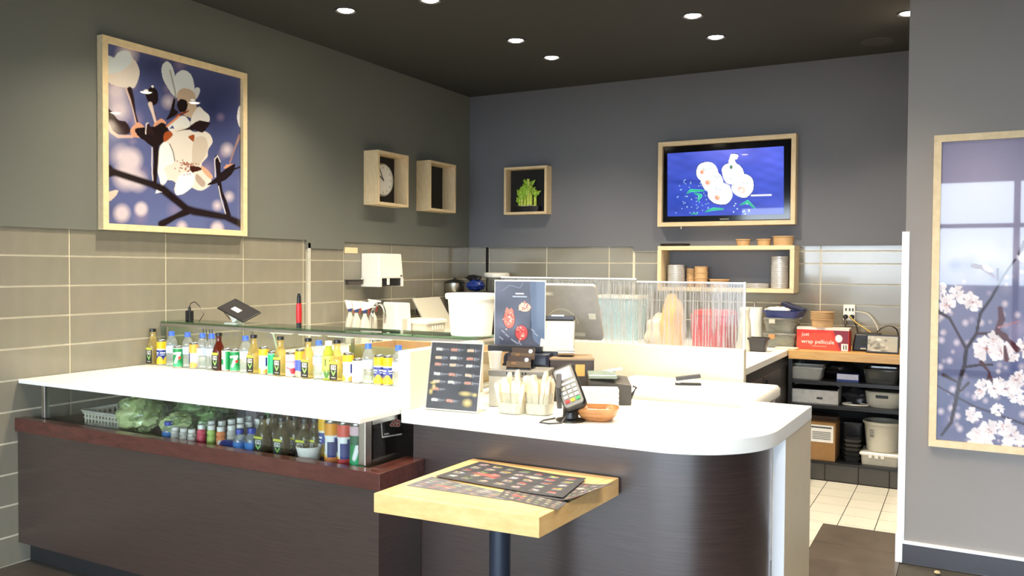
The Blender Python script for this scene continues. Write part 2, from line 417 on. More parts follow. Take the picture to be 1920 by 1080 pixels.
# left wall
wl = struct(B(-.12, .012, -4.2, 4.555, 1.68, CEIL).box(-.12, .012, 4.555, 4.968, 1.623, CEIL).box(-.12, .012, 4.968, 6.9, 1.68, CEIL).build('wall_left', PAINT_L))
B(-.12, -.004, -4.2, 6.9, -.006, 1.69).build('tile_backing', GROUT, wl)
def walltiles(parent, cols, rows, axis, face, cache, g=.0048):
    for a0, a1 in cols:
        for z0, z1 in rows:
            if axis == 'y':
                k = ('y', round(a1-a0, 3), round(z1-z0, 3))
                if k not in cache: me = MB().box(-.005, 0, g, k[1]-g, g, k[2]-g).mesh('wall_tile'); me.materials.append(TILE); cache[k] = me
                link('wall_tile', cache[k], parent, (face, a0, z0))
            else:
                k = ('x', round(a1-a0, 3), round(z1-z0, 3))
                if k not in cache: me = MB().box(g, k[1]-g, 0, .005, g, k[2]-g).mesh('wall_tile'); me.materials.append(TILE); cache[k] = me
                link('wall_tile', cache[k], parent, (a0, face, z0))
TC = {}
zj = [1.539-.155*i for i in range(11)]; zj[-1] = 0
rows = [(zj[i+1], zj[i]) for i in range(len(zj)-1)]
colA = [(.96, 1.563), (1.563, 2.166), (2.166, 2.769), (2.769, 3.372), (3.372, 3.975), (3.975, 4.535)]
walltiles(wl, colA, [(1.539, 1.684)]+rows, 'y', 0, TC)
walltiles(wl, [(4.602, 4.975)], [(1.539, 1.63)]+rows[:5], 'y', 0, TC)
walltiles(wl, [(4.535, 4.568)], [(1.539, 1.684)]+rows[:5], 'y', 0, TC)
walltiles(wl, [(4.975, 5.578), (5.578, 6.18), (6.18, 6.782)], [(1.539, 1.684)]+rows[:5], 'y', 0, TC)
B(0, .012, 4.572, 4.598, .9, 1.66).build('tile_trim', LGREY, wl)
# back wall
wb = struct(B(.012, 1.645, YB-.012, 6.92, 1.68, CEIL).box(1.645, 3.0, YB-.012, 6.92, 1.64, CEIL).box(3.0, XR, YB-.012, 6.92, 1.675, CEIL).build('wall_back', PAINT_B))
B(0, XR, YB+.004, 6.92, -.006, 1.69).build('tile_backing', GROUT, wb)
walltiles(wb, [(0, .186), (.222, .822), (.822, 1.423), (1.423, 1.642)], [(1.539, 1.684)]+rows[:5], 'x', YB, TC)
walltiles(wb, [(1.655, 2.02), (2.02, 2.59), (2.59, 3.16), (3.16, 3.73), (3.73, XR)], [(1.539, 1.635)]+rows[:5], 'x', YB, TC)
walltiles(wb, [(3.005, 3.16), (3.16, 3.73), (3.73, XR)], [(1.635, 1.68)], 'x', YB, TC)
B(.190, .218, YB-.004, YB+.003, .9, 1.68).build('tile_gap_strip', BLACKM, wb)
# right front wall with its baseboard and corner guard
wr = struct(B(XR, 8, YR, 6.92, -.006, CEIL).build('wall_right', PAINT_R))
bb = struct(B(XR+.012, 8, YR-.014, YR, 0, .098).build('baseboard_right', BASEB))
B(XR+.012, 8, YR-.017, YR, .098, .112).build('baseboard_cap', TRIMW, bb)
cg = struct(MB().box(XR-.016, XR+.018, YR-.006, YR, .112, 1.69).box(XR-.016, XR, YR, YR+.04, 0, 1.69).build('trim_1', TRIMW))
B(XR-.022, XR+.012, YR-.02, YR, 0, .15).build('corner_block', TRIMW, cg, bevel=.002)
# the shop front behind the camera: glazed opening with mullions
rw = struct(B(-.12, 8, -4.3, -4.2, 2.75, CEIL).box(-.12, 8, -4.3, -4.2, -.006, .08).build('wall_front', PAINT_R))
m_ = MB()
for i in range(6): m_.box(-.1+i*1.6, -.02+i*1.6, -4.28, -4.2, .08, 2.75)
m_.box(-.1, 8, -4.28, -4.2, 2.1, 2.16)
struct(m_.build('window_1', DGREY))
struct(B(8, 8.1, -4.2, 6.9, -.006, CEIL).build('wall_side', PAINT_R))
struct(B(-60, 60, -90, -4.3, -.3, -.02).build('floor_pavement', mat('asphalt', (74, 74, 76), .9, var=.1, scale=2)))

# ================================================================ DOWNLIGHTS
def mk_light():
    t = thing('downlight', 'small round recessed ceiling downlight, lit', 'light', group='recessed downlights in the dark ceiling')
    MB().lathe([(.050, 0), (.062, -.008), (.066, -.008), (.068, 0)], 28, c0=False, c1=False).build('trim_ring', DGREY, t, smooth=True)
    MB().lathe([(.0, -.004), (.02, -.010), (.034, -.010), (.050, -.002)], 24, c0=False, c1=False).build('lens', LENS, t, smooth=True)
    l = bpy.data.lights.new('lamp', 'SPOT'); l.energy = LAMP_W; l.color = LAMP_COL; l.spot_size = math.radians(120); l.spot_blend = .9; l.shadow_soft_size = .05
    lo = bpy.data.objects.new('lamp', l); COL.objects.link(lo); lo.parent = t; lo.location = (0, 0, -.03)
    return t
LS = Stock(mk_light)
for x, y in ((.716, 4.13), (1.30, 4.2), (1.335, 5.22), (1.35, 5.765), (2.60, 5.22), (2.60, 5.77), (3.80, 5.78), (2.6, 4.2),
             (.72, 3.0), (1.4, 3.0), (2.6, 3.0), (3.2, 3.2), (3.8, 3.6), (1.4, 1.6), (2.6, 1.6), (4.4, 2.2)):
    LS.put((x, y, CEIL))

# ================================================================ PICTURES
def pic_frame(t, w, h, d, b, m1, m2):
    """frame lying in local x (width), z (height), front at y=-d"""
    B(0, w, -d, 0, 0, b).build('frame_rail', m2, t); B(0, w, -d, 0, h-b, h).build('frame_rail', m2, t)
    B(0, b, -d, 0, b, h-b).build('frame_stile', m1, t); B(w-b, w, -d, 0, b, h-b).build('frame_stile', m1, t)
    B(b, w-b, -.012, 0, b, h-b).build('backing_board', BLACKM, t)
# --- blossom picture on the left wall
pl = thing('framed_picture', 'square framed close-up print of white cherry blossom on dark branch, above taupe tiles', 'picture', (.012, 2.925, 1.685), math.pi/2)
pic_frame(pl, 1.028, 1.043, .045, .034, FRAMEW, FRAMEW)
def a_(x, y): return (180+x/5.683, 60+y/5.683)
def b_(x, y): return (180+x/5.684, 250+y/5.684)
def A(*p): return [a_(*q) for q in p]
def Bq(*p): return [b_(*q) for q in p]
cv = CV(250, 260, [(198.5, 77.6), (452.7, 145.3), (453.6, 432), (202.5, 419.2)], (86, 94, 140))
cv.disc(400, 200, 150, 130, (40, 46, 84), soft=.9, al=.85); cv.disc(290, 120, 90, 60, (48, 54, 92), soft=.9, al=.8)
cv.disc(330, 420, 150, 60, (92, 104, 150), soft=.8, al=.7)
rg = np.random.RandomState(3)
for k in range(46):
    x, y = rg.uniform(200, 455), rg.uniform(90, 430); r = rg.uniform(9, 20)
    cv.disc(x, y, r, r*1.05, (150, 132, 160) if k % 2 else (70, 78, 124), soft=.7, al=.35)
for (x, y, r, al) in ((240, 330, 30, .8), (248, 300, 26, .8), (230, 292, 24, .5), (232, 400, 19, .8), (268, 392, 15, .9), (262, 340, 22, .6), (344, 425, 13, .6), (410, 428, 15, .8), (410, 385, 12, .5), (432, 368, 12, .5), (428, 280, 15, .5), (225, 205, 30, .6), (220, 170, 30, .6), (318, 190, 16, .4), (240, 100, 26, .6)):
    cv.disc(x, y, r, r*1.1, (198, 186, 196), soft=.45, al=al)
WHT, CRM, TAN, DRK, RST = (232, 234, 232), (222, 212, 200), (190, 168, 146), (30, 20, 22), (150, 74, 36)
# tulip-shaped blossom
cv.poly(A((105, 270), (150, 240), (200, 260), (240, 210), (300, 185), (370, 200), (400, 260), (450, 330), (475, 420), (455, 520), (410, 590), (330, 585), (240, 570), (150, 530), (110, 450)), CRM, sm=6)
cv.poly(A((105, 270), (150, 240), (205, 262), (240, 215), (300, 187), (365, 205), (390, 300), (330, 370), (240, 420), (130, 420)), (214, 224, 226), sm=6)
cv.line(A((330, 590), (400, 780), (455, 1010)), 3.6, (206, 178, 166)); cv.line(A((370, 600), (400, 700), (430, 860), (470, 1010)), [9, 7, 3, 4], (44, 28, 30))
# dark bud
cv.poly(A((540, 640), (600, 580), (665, 620), (670, 740), (620, 775), (570, 740)), DRK, sm=6); cv.disc(*a_(545, 615), 5, 2, (250, 250, 250)); cv.disc(*a_(615, 572), 2.4, 2.4, (250, 250, 250))
cv.line(A((590, 760), (620, 860), (655, 980), (650, 1050)), [8, 5, 4, 5], (214, 196, 186)); cv.line(A((640, 840), (670, 960)), 1.6, (90, 60, 60))
# big upper petals
cv.poly(A((710, 400), (725, 330), (770, 303), (815, 340), (850, 440), (860, 540), (870, 680), (820, 650), (780, 590), (730, 500)), (206, 212, 212), sm=6)
cv.poly(A((850, 470), (900, 410), (960, 398), (1020, 440), (1052, 520), (1058, 620), (1000, 680), (870, 690), (850, 600)), (214, 220, 222), sm=6)
cv.poly(A((1050, 610), (1100, 580), (1120, 620), (1085, 700), (1050, 690)), (210, 212, 212), sm=5)
cv.poly(A((880, 640), (960, 590), (1060, 640), (1075, 760), (1105, 830), (1070, 900), (1010, 905), (930, 860), (890, 760)), TAN, sm=6)
cv.line(A((800, 400), (850, 600), (865, 690)), 2.6, (150, 150, 146))
cv.poly(A((1020, 960), (1050, 860), (1110, 790), (1160, 830), (1215, 880), (1222, 940), (1150, 980), (1060, 1000)), (216, 214, 210), sm=6)
cv.poly(A((780, 1010), (860, 930), (940, 885), (1000, 930), (1020, 990), (960, 1050), (850, 1075)), (214, 216, 214), sm=6)
# lower large blossom
cv.poly(Bq((690, 160), (740, 60), (820, -40), (950, -70), (1060, -20), (1160, -30), (1230, 10), (1255, 90), (1210, 170), (1200, 250), (1140, 330), (1215, 420), (1245, 530), (1160, 600), (1090, 600), (1030, 580), (960, 630), (880, 655), (850, 600), (860, 520), (770, 500), (720, 570), (690, 470), (660, 340)), (214, 208, 200), sm=5)
cv.poly(Bq((690, 160), (760, 90), (830, 190), (850, 300), (740, 370), (780, 480), (720, 560), (690, 470), (662, 340)), (222, 226, 228), sm=5)
cv.poly(Bq((890, 470), (980, 410), (1060, 430), (1050, 550), (950, 640), (860, 640)), (228, 232, 234), sm=5)
cv.poly(Bq((1060, 60), (1180, 40), (1200, 180), (1110, 330), (1040, 300)), (196, 184, 170), sm=5)
cv.poly(Bq((1090, 430), (1180, 520), (1150, 570), (1080, 500)), (170, 152, 140), sm=5)
cv.line(Bq((800, 110), (835, 190), (855, 290)), 2.2, (130, 124, 120))
rg = np.random.RandomState(5)
for k in range(60): cv.disc(*b_(995+rg.randn()*48, 340+rg.randn()*40), 1.6, 1.6, (140, 66, 36), soft=.5)
cv.poly(Bq((1020, 350), (1130, 360), (1140, 385), (1040, 410)), (60, 28, 22), sm=4)
cv.poly(Bq((1130, 340), (1200, 380), (1260, 460), (1230, 480), (1160, 410)), (206, 160, 132), sm=4)
# sepals and buds on the left
cv.poly(A((110, 790), (170, 830), (250, 930), (330, 950), (380, 1040), (340, 1090), (200, 1070), (120, 1000)), (44, 28, 32), sm=5)
cv.line(A((120, 940), (180, 1060), (250, 1110), (400, 1110)), 6, (200, 166, 156))
cv.poly(A((380, 1040), (460, 960), (540, 1020), (560, 1100), (420, 1120)), (202, 150, 122), sm=5); cv.poly(A((620, 1000), (700, 920), (760, 960), (720, 1020)), (206, 148, 120), sm=5)
cv.poly(A((430, 1030), (540, 1010), (640, 1000), (720, 960), (780, 1020), (760, 1120), (700, 1180), (600, 1180), (480, 1120)), DRK, sm=5)
cv.poly(Bq((470, -20), (640, -40), (790, -30), (740, 80), (660, 150), (620, 140), (540, 80)), DRK, sm=5)
cv.poly(Bq((740, 0), (800, -30), (830, 20), (740, 90)), RST, sm=4)
cv.poly(A((545, 965), (580, 975), (640, 1090), (560, 1090)), (40, 24, 26)); cv.line(A((545, 1080), (548, 975), (570, 965)), 2, (220, 210, 206))
cv.poly(A((760, 930), (800, 850), (840, 700), (860, 720), (850, 810), (890, 850), (830, 900)), DRK, sm=4); cv.poly(A((885, 730), (930, 705), (985, 740), (975, 830), (910, 845), (880, 790)), DRK, sm=5)
cv.poly(A((860, 880), (1010, 820), (990, 850), (870, 905)), (120, 50, 28)); cv.line(A((770, 1000), (900, 890)), 4, (196, 130, 96))
cv.poly(A((850, 1060), (980, 1020), (1080, 950), (1140, 938), (1225, 965), (1200, 1010), (1150, 1065), (1060, 1040), (960, 1040)), (36, 24, 26), sm=5)
cv.disc(*a_(1043, 717), 5, 2.4, (252, 252, 252)); cv.poly(A((790, 1025), (830, 985), (850, 1025)), (70, 80, 130))
cv.poly(Bq((1000, 30), (1060, 10), (1055, 80), (1020, 60)), RST, sm=4)
# branches
cv.line(Bq((655, 120), (655, 300), (640, 520)), [12, 9, 9], DRK); cv.line(Bq((612, 150), (612, 340), (622, 500)), 2.2, (206, 196, 196))
cv.line(Bq((120, 400), (230, 420), (620, 545), (720, 590), (980, 800), (1060, 830), (1400, 890), (1560, 960)), [24, 13, 13, 15, 13, 15, 12, 14], DRK)
cv.line(Bq((990, 830), (860, 890), (720, 965)), [14, 10, 14], DRK); cv.disc(*b_(150, 400), 9, 13, DRK)
cv.line(Bq((1425, 870), (1390, 720), (1345, 620), (1325, 500)), [10, 6, 7, 8], DRK); cv.line(Bq((1395, 850), (1350, 700), (1320, 560)), 1.8, (206, 200, 202))
cv.poly(Bq((1200, 550), (1280, 480), (1300, 440), (1280, 260), (1310, 232), (1340, 300), (1345, 410), (1400, 370), (1490, 320), (1480, 400), (1410, 480), (1330, 520)), DRK, sm=4)
cv.line(Bq((1285, 460), (1280, 270), (1310, 235), (1338, 300)), 1.8, (214, 206, 206)); cv.poly(Bq((1370, 370), (1400, 330), (1480, 320), (1400, 370)), (206, 150, 120))
cv.line(Bq((1440, 310), (1500, 130), (1545, 20)), [3, 3, 6], (150, 120, 116)); cv.line(Bq((1480, 380), (1560, 350)), 3, DRK)
cv.poly(Bq((660, 600), (720, 625), (650, 640)), (226, 224, 226)); cv.poly(Bq((120, 640), (255, 605), (210, 690), (130, 730)), (206, 190, 178), sm=3); cv.poly(A((1515, 900), (1530, 800), (1555, 790), (1555, 1000), (1530, 980)), (216, 216, 218), sm=3)
cv.build('blossom_print', flat((.034, -.020, 1.009), (.96, 0, 0), (0, 0, -.975)), PRINTG, pl)
# --- tall blossom picture on the right front wall
PRW = 1.05
p0 = W(1750.5, 254.2, 'y', YR-.03); p1 = W(1737.3, 836, 'y', YR-.03)
prr = thing('framed_picture', 'tall framed print of many small pink white blossoms on thin branches, by baseboard wall', 'picture', (3.992, YR, p1.z))
HR = p0.z-p1.z
pic_frame(prr, PRW, HR, .03, .034, FRAMEW, FRAMEW)
def wpx(u, v): return PX((3.992+.034+u*(PRW-.068), YR-.012, p1.z+HR-.034-v*(HR-.068)))
cv = CV(190, 300, [wpx(0, 0), wpx(1, 0), wpx(1, 1), wpx(0, 1)], (112, 112, 140))
def d_(x, y): return (1730+x/3.374, 540+y/3.374)
def c_(x, y): return (1730+x/3.6, 240+y/3.6)
def Dq(*p): return [d_(*q) for q in p]
cv.disc(1850, 330, 200, 190, (168, 160, 184), soft=.8, al=.9); cv.disc(1850, 480, 150, 60, (176, 170, 192), soft=.6, al=.6); cv.disc(1800, 760, 190, 170, (84, 90, 124), soft=.9, al=.95); cv.disc(1960, 640, 90, 200, (96, 100, 142), soft=.8, al=.8)
rg = np.random.RandomState(9)
for k in range(60):
    x, y = rg.uniform(1740, 2090), rg.uniform(440, 850); r = rg.uniform(14, 30)
    cv.disc(x, y, r, r, ((120, 112, 146), (66, 76, 122), (150, 138, 164))[k % 3], soft=.95, al=.5)
for k in range(150):
    x, y = rg.uniform(1745, 2090), rg.uniform(500, 850); r = rg.uniform(4, 9)
    cv.disc(x, y, r, r*1.05, ((206, 186, 198), (176, 160, 184), (226, 206, 208))[k % 3], soft=.55, al=rg.uniform(.15, .5))
for (x, y) in Dq((115, 780), (235, 890), (120, 330), (215, 345), (170, 460), (110, 500), (190, 640), (180, 760), (220, 810), (330, 690), (600, 170), (370, 220), (270, 220), (520, 100)):
    cv.disc(x, y, 8, 8.5, (200, 184, 196), soft=.6, al=.7)
cv.line(Dq((80, 610), (200, 680), (330, 750), (470, 800), (640, 860), (900, 900)), [3, 4, 4, 4, 5, 5], (58, 50, 70))
cv.line(Dq((120, 930), (180, 850), (215, 690), (235, 580), (265, 490), (275, 385), (340, 290), (365, 160), (430, 70), (520, -90), (585, -180)), [4, 7, 8, 8, 8, 7, 6, 6, 5, 4, 4], (44, 34, 42))
cv.line(Dq((275, 385), (235, 310), (170, 190), (100, 150)), [6, 5, 5, 7], (58, 44, 50)); cv.line(Dq((340, 290), (450, 285), (500, 300), (600, 380)), [5, 5, 9, 9], (62, 34, 38))
cv.line(Dq((265, 500), (370, 485), (440, 485)), 5, (50, 38, 46)); cv.line(Dq((220, 595), (130, 550)), [4, 7], (50, 38, 46)); cv.line(Dq((235, 655), (290, 600)), [4, 6], (50, 38, 46))
cv.line(Dq((370, 470), (420, 530), (410, 620)), [8, 4, 5], (70, 38, 40)); cv.line(Dq((420, 530), (440, 600)), [3, 6], (70, 38, 40))
def flower(x, y, r, seed, cen=True):
    rg = np.random.RandomState(seed); a0 = rg.rand()*6; sq = rg.uniform(.6, 1); ro = rg.rand()*3
    def P(a, d):
        u, v = d*math.cos(a), d*sq*math.sin(a); return (x+u*math.cos(ro)-v*math.sin(ro), y+u*math.sin(ro)+v*math.cos(ro))
    for k in range(5):
        a = a0+k*1.257+rg.uniform(-.25, .25); q = r*rg.uniform(.75, 1.1); sh = rg.randint(-26, 4)
        col = (min(244, 236+sh), min(240, 226+sh), min(240, 226+sh))
        cv.poly([P(a, q*.08), P(a-.62, q*.55), P(a-.45, q*.95), P(a-.05, q*.9), P(a+.35, q*1.0), P(a+.62, q*.6)], col, .97, sm=4)
        cv.disc(*P(a+.2, q*.45), r*.22, r*.2, (206, 186, 188), soft=.9, al=.6)
    if cen:
        for k in range(9): cv.disc(x+rg.randn()*r*.16, y+rg.randn()*r*.13, r*.07, r*.07, (170, 84, 60), soft=.6, al=.8)
for i, (x, y, r) in enumerate(((155, 100, 62), (215, 30, 50), (120, 20, 50), (320, 90, 60), (262, 70, 40), (400, 380, 85), (500, 400, 75), (460, 330, 60), (560, 420, 50), (640, 380, 70), (365, 640, 60), (450, 640, 62), (530, 640, 60), (600, 580, 60), (590, 680, 55), (640, 710, 50), (480, 610, 40), (320, 800, 55), (350, 930, 62), (320, 960, 50), (420, 900, 60), (520, 880, 66), (560, 930, 60), (480, 770, 40), (390, 990, 50), (530, 980, 40), (620, 970, 40))):
    flower(*d_(x, y), 1.2*r/3.374, i, r > 55)
rg = np.random.RandomState(31)
for i in range(26):
    flower(rg.uniform(1935, 2080), rg.uniform(540, 840), rg.uniform(11, 20), 50+i)
cv.line(Dq((490, 130), (500, 200), (470, 270), (520, 310)), [9, 13, 9, 14], (84, 48, 54)); cv.line(Dq((480, 250), (610, 210)), 3, (170, 120, 130)); cv.line(Dq((520, 370), (530, 450)), [5, 11], (84, 40, 44)); cv.line(Dq((540, 330), (600, 390)), [5, 12], (80, 40, 48))
cv.line([c_(340, 930), c_(400, 940), c_(480, 1000)], [9, 8, 6], (92, 52, 62)); cv.disc(*c_(440, 950), 12, 5, (226, 214, 216), rot=.5); cv.disc(*c_(680, 870), 13, 10, (224, 220, 226)); cv.line([c_(650, 850), c_(690, 770)], [6, 9], (70, 50, 60))
cv.line([c_(505, 950), c_(505, 1030)], 4, (66, 50, 60))
cv.build('blossom_print', flat((.034, -.014, HR-.034), (PRW-.068, 0, 0), (0, 0, -(HR-.068))), PRINTG, prr)

# ================================================================ BOX SHELVES ON THE WALLS
def cube_shelf(t, w, h, d, b=.022):
    """local x width, -y front, z height"""
    B(0, w, -d, 0, 0, b).build('bottom_board', LWOODH, t); B(0, w, -d, 0, h-b, h).build('top_board', LWOODH, t)
    B(0, b, -d, 0, b, h-b).build('side_board', LWOOD, t); B(w-b, w, -d, 0, b, h-b).build('side_board', LWOOD, t)
    B(b, w-b, -.01, 0, b, h-b).build('back_panel', BLACKM, t)
s1 = thing('box_shelf', 'pale oak square box shelf holding a round wall clock', 'shelf', (.012, 5.196, 1.975), math.pi/2); cube_shelf(s1, .402, .418, .138)
s2 = thing('box_shelf', 'empty pale oak square box shelf with black back, beside the clock box', 'shelf', (.012, 5.905, 1.972), math.pi/2); cube_shelf(s2, .41, .424, .138)
s3 = thing('box_shelf', 'pale oak square box shelf holding a green bamboo plant', 'shelf', (.440, YB-.012, 1.972)); cube_shelf(s3, .43, .426, .1)
# clock
ck = thing('wall_clock', 'round silver rimmed wall clock with white dial inside oak box', 'clock', (.023, 5.395, 2.185), math.pi/2)
RX = Matrix.Rotation(math.pi/2, 4, 'X')
MB().lathe([(.0, 0), (.128, 0), (.132, .02), (.124, .032), (.116, .026)], 40, c0=False, c1=False, m=RX).build('rim', LGREY, ck, smooth=True)
dial = MB().lathe([(.0, .024), (.118, .024)], 40, c0=False, c1=False, m=RX).build('dial', PAPER, ck)
for k in range(12):
    a = k*math.pi/6; m4 = basis((.098*math.sin(a), -.0255, .098*math.cos(a)), (1, 0, 0), (0, 0, 1))
    text('numeral', str(k if k else 12), .026, m4, BLACK, dial)
for ang, L, w in ((math.radians(-30), .095, .005), (math.radians(-62), .062, .008)):
    d = Vector((math.sin(ang), 0, math.cos(ang))); MB().obox(basis(d*L*.42+Vector((0, -.028, 0)), d.cross(Vector((0, -1, 0))), d), w, L*1.1, .002).build('hand', BLACK, dial)
# bamboo plant
bp = thing('bamboo_plant', 'lucky bamboo with green stalks and leaves in black pebbles', 'plant', (.655, YB-.068, 1.994))
MB().tub([(.24, .06, 0), (.27, .07, .05), (.26, .066, .05), (.25, .06, .044)], .02).build('pot', BLACK, bp, smooth=True)
for i in range(16):
    p = (random.uniform(-.11, .11), random.uniform(-.02, .02), .052); r = random.uniform(.009, .014)
    MB().blob((p[0], p[1], p[2]), (r, r, r*.8), i, .1, 8, 5).build('pebble', DGREY if i % 3 else LGREY, bp, smooth=True)
for i, (x, h, w) in enumerate(((-.055, .21, .016), (-.02, .16, .014), (.006, .29, .015), (.032, .26, .019), (.085, .19, .015), (-.08, .12, .013))):
    prof = []
    for k in range(5):
        z = .045+(h-.045)*k/4; prof += [(w*.9, z), (w*1.08, z+.003), (w*.9, z+.006)]
    MB().lathe(prof+[(w*.5, h+.008)], 12, cx=x, cy=random.uniform(-.012, .012)).build('stalk', STALK, bp, smooth=True)
    for k in range(4):
        a = random.uniform(-1.3, 1.3); L = random.uniform(.055, .085); z = h*random.uniform(.6, .95)
        d = Vector((math.sin(a), -.1, .9*math.cos(a)+.2)).normalized()*L; s_ = Vector((d.z, 0, -d.x)).normalized()*L*.28
        o_ = Vector((x, -.012, z)); q = Vector((0, -.006, 0))
        MB().add([o_, o_+d*.4+s_+q, o_+d, o_+d*.4-s_+q, o_+d*.45+q*2.2, o_+d*.5-q], [(0, 1, 4), (1, 2, 4), (2, 3, 4), (3, 0, 4), (0, 5, 1), (1, 5, 2), (2, 5, 3), (3, 5, 0)]).build('leaf', LEAF, bp)

# ================================================================ TELEVISION
tv = thing('television', 'flat black television showing sushi rolls, in a pale oak frame', 'television', (1.888, YB-.012, 1.84))
wT, hT, dT = 1.094, .693, .09
B(0, wT, -dT, 0, 0, .034).build('frame_rail', LWOODH, tv); B(0, wT, -dT, 0, hT-.034, hT).build('frame_rail', LWOODH, tv)
B(0, .034, -dT, 0, .034, hT-.034).build('frame_stile', LWOOD, tv); B(wT-.034, wT, -dT, 0, .034, hT-.034).build('frame_stile', LWOOD, tv)
bez = B(.036, wT-.036, -.06, -.005, .036, hT-.036).build('bezel', mat('gloss black bezel', (8, 8, 10), .08), tv, bevel=.006)
def z_(x, y): return (1200+x/4.32, 230+y/4.32)
sc = [W(*z_(*q), 'y', YB-.012-.062) for q in ((222, 250), (1165, 190), (1165, 742), (222, 760))]
cv = CV(240, 140, [(222, 250), (1165, 190), (1165, 742), (222, 760)], (62, 78, 176))
cv.disc(300, 640, 420, 300, (36, 62, 160), soft=.9, al=.8); cv.disc(760, 230, 420, 140, (112, 116, 216), soft=.9, al=.7); cv.disc(1050, 300, 260, 200, (88, 100, 214), soft=.9, al=.7); cv.disc(330, 480, 260, 30, (34, 50, 130), soft=.8, al=.6)
cv.noise(.1, .02, .05, 2)
WR = (246, 248, 250)
UN = [[(455, 390), (480, 338), (545, 318), (600, 338), (630, 400), (600, 470), (500, 470), (462, 440)], [(490, 450), (540, 400), (610, 395), (660, 440), (670, 520), (600, 555), (530, 545), (500, 500)],
      [(660, 380), (700, 335), (780, 332), (830, 380), (835, 450), (780, 500), (690, 480)], [(545, 570), (570, 510), (640, 490), (715, 510), (745, 570), (735, 620), (690, 660), (610, 655), (560, 620)], [(740, 510), (770, 440), (840, 415), (900, 445), (918, 500), (905, 560), (850, 608), (780, 590), (745, 555)],
      [(715, 345), (728, 268), (745, 254), (790, 260), (785, 292), (765, 305), (785, 350)]]
for P_ in UN: cv.poly([(x+(x-690)*.022, y+(y-480)*.03) for x, y in P_], (44, 50, 96), .8, sm=6)
for i_, P_ in enumerate(UN): cv.poly(P_, (236+3*(i_ % 3), 240, 244), sm=6)
cv.disc(735, 360, 18, 24, (60, 110, 80), soft=.6)
rg = np.random.RandomState(4)
for (x, y, sx_, sy_) in ((548, 370, 30, 16), (598, 440, 30, 14), (620, 540, 36, 10), (795, 488, 34, 12), (712, 455, 24, 22)):
    for k in range(16): cv.disc(x+rg.randn()*sx_, y+rg.randn()*sy_, rg.uniform(4, 10), rg.uniform(3, 7), ((60, 130, 110), (120, 170, 170), (80, 110, 120))[k % 3], soft=.8, al=.75)
for (x, y, rx, ry) in ((500, 400, 26, 30), (545, 485, 34, 32), (622, 608, 36, 30), (818, 545, 46, 34)):
    cv.disc(x, y, rx, ry, (206, 120, 80), soft=.7, al=.9, rot=.6); cv.disc(x+10, y-6, rx*.5, ry*.45, (240, 186, 150), soft=.7)
cv.disc(818, 548, 22, 18, (250, 240, 230), soft=.5); cv.disc(690, 520, 50, 40, (250, 246, 244), soft=.9)
for k in range(60): cv.disc(rg.uniform(270, 560), rg.uniform(460, 740), 5, 5, (170, 214, 236), soft=.6)
for k in range(12): cv.disc(rg.uniform(720, 900), rg.uniform(640, 740), 7, 7, (190, 226, 240), soft=.5)
for pts in ([(380, 570), (410, 550), (510, 550)], [(440, 570), (490, 590), (470, 630)], [(530, 720), (590, 700), (670, 700)], [(810, 665), (870, 640), (925, 690)], [(415, 740), (460, 735)]):
    cv.line(pts, [9]+[24]*(len(pts)-2)+[12], (70, 206, 160)); cv.line(pts, 8, (30, 120, 90), .8)
cv.line([(900, 590), (1060, 585)], 12, (236, 240, 250)); cv.line([(905, 590), (1055, 585)], 3, (110, 120, 200))
cv.build('screen', lambda u, v, q=[Vector((p.x-1.888, p.y-(YB-.012), p.z-1.84)) for p in sc]: quadmap(*q)(u, v), SCREEN, tv)
text('maker_mark', 'SAMSUNG', .016, basis((wT*.5, -.0615, .052), (1, 0, 0), (0, 0, 1)), LGREY, bez)
MB().lathe([(.006, -.02), (.006, 0)], 8, cx=.19, cy=-.05).build('sensor_bulb', WPLAS, tv)

# ================================================================ DISPLAY COUNTER (left)
TOP = .922; LEDGE = .731; CF0 = .70
dc = thing('display_counter', 'long dark wood display counter with glass front and white top, against tiled wall', 'counter', (0, 2.47, 0))
def L(b, name, m, **k): return b.build(name, m, dc, **k)
def Bd(x0, x1, y0, y1, z0, z1): return B(x0, x1, y0-2.47, y1-2.47, z0, z1)
L(Bd(.004, 2.2, 2.545, 3.28, 0, .106), 'toe_kick', BLACKM)
L(Bd(.004, 2.245, 2.485, 2.76, .106, .666), 'front_panel', DWOOD)
L(Bd(.004, 2.2, 2.77, 3.30, .106, CF0-.01), 'cabinet_body', BLACKM)
L(MB().box(.004, 2.26, 0, .055, .666, LEDGE).box(2.17, 2.26, .055, .29, .666, LEDGE), 'ledge', RWOOD, bevel=.002)
L(Bd(.004, 2.17, 2.525, 3.28, CF0-.012, CF0), 'case_floor', mat('case floor', (92, 78, 66), .3))
L(Bd(.004, 2.16, 3.27, 3.29, CF0, .90), 'case_back', DWOOD)
L(Bd(.004, 2.153, 2.49, 3.34, .902, TOP), 'white_top', WHITE, bevel=.002)
L(Bd(.15, 2.11, 2.543, 2.549, LEDGE, .902), 'front_pane', CASEGL)
L(Bd(2.128, 2.134, 2.60, 2.744, LEDGE, .902), 'side_pane', CASEGL)
L(Bd(2.108, 2.142, 2.535, 2.575, LEDGE, .902), 'corner_post', STEEL, bevel=.003)
L(Bd(.118, .146, 2.535, 2.56, LEDGE, .902), 'corner_post', STEEL, bevel=.003)
L(Bd(2.122, 2.140, 2.58, 2.744, .882, .902), 'top_channel', STEEL); L(Bd(2.122, 2.140, 2.58, 2.744, LEDGE, .742), 'bottom_channel', STEEL)
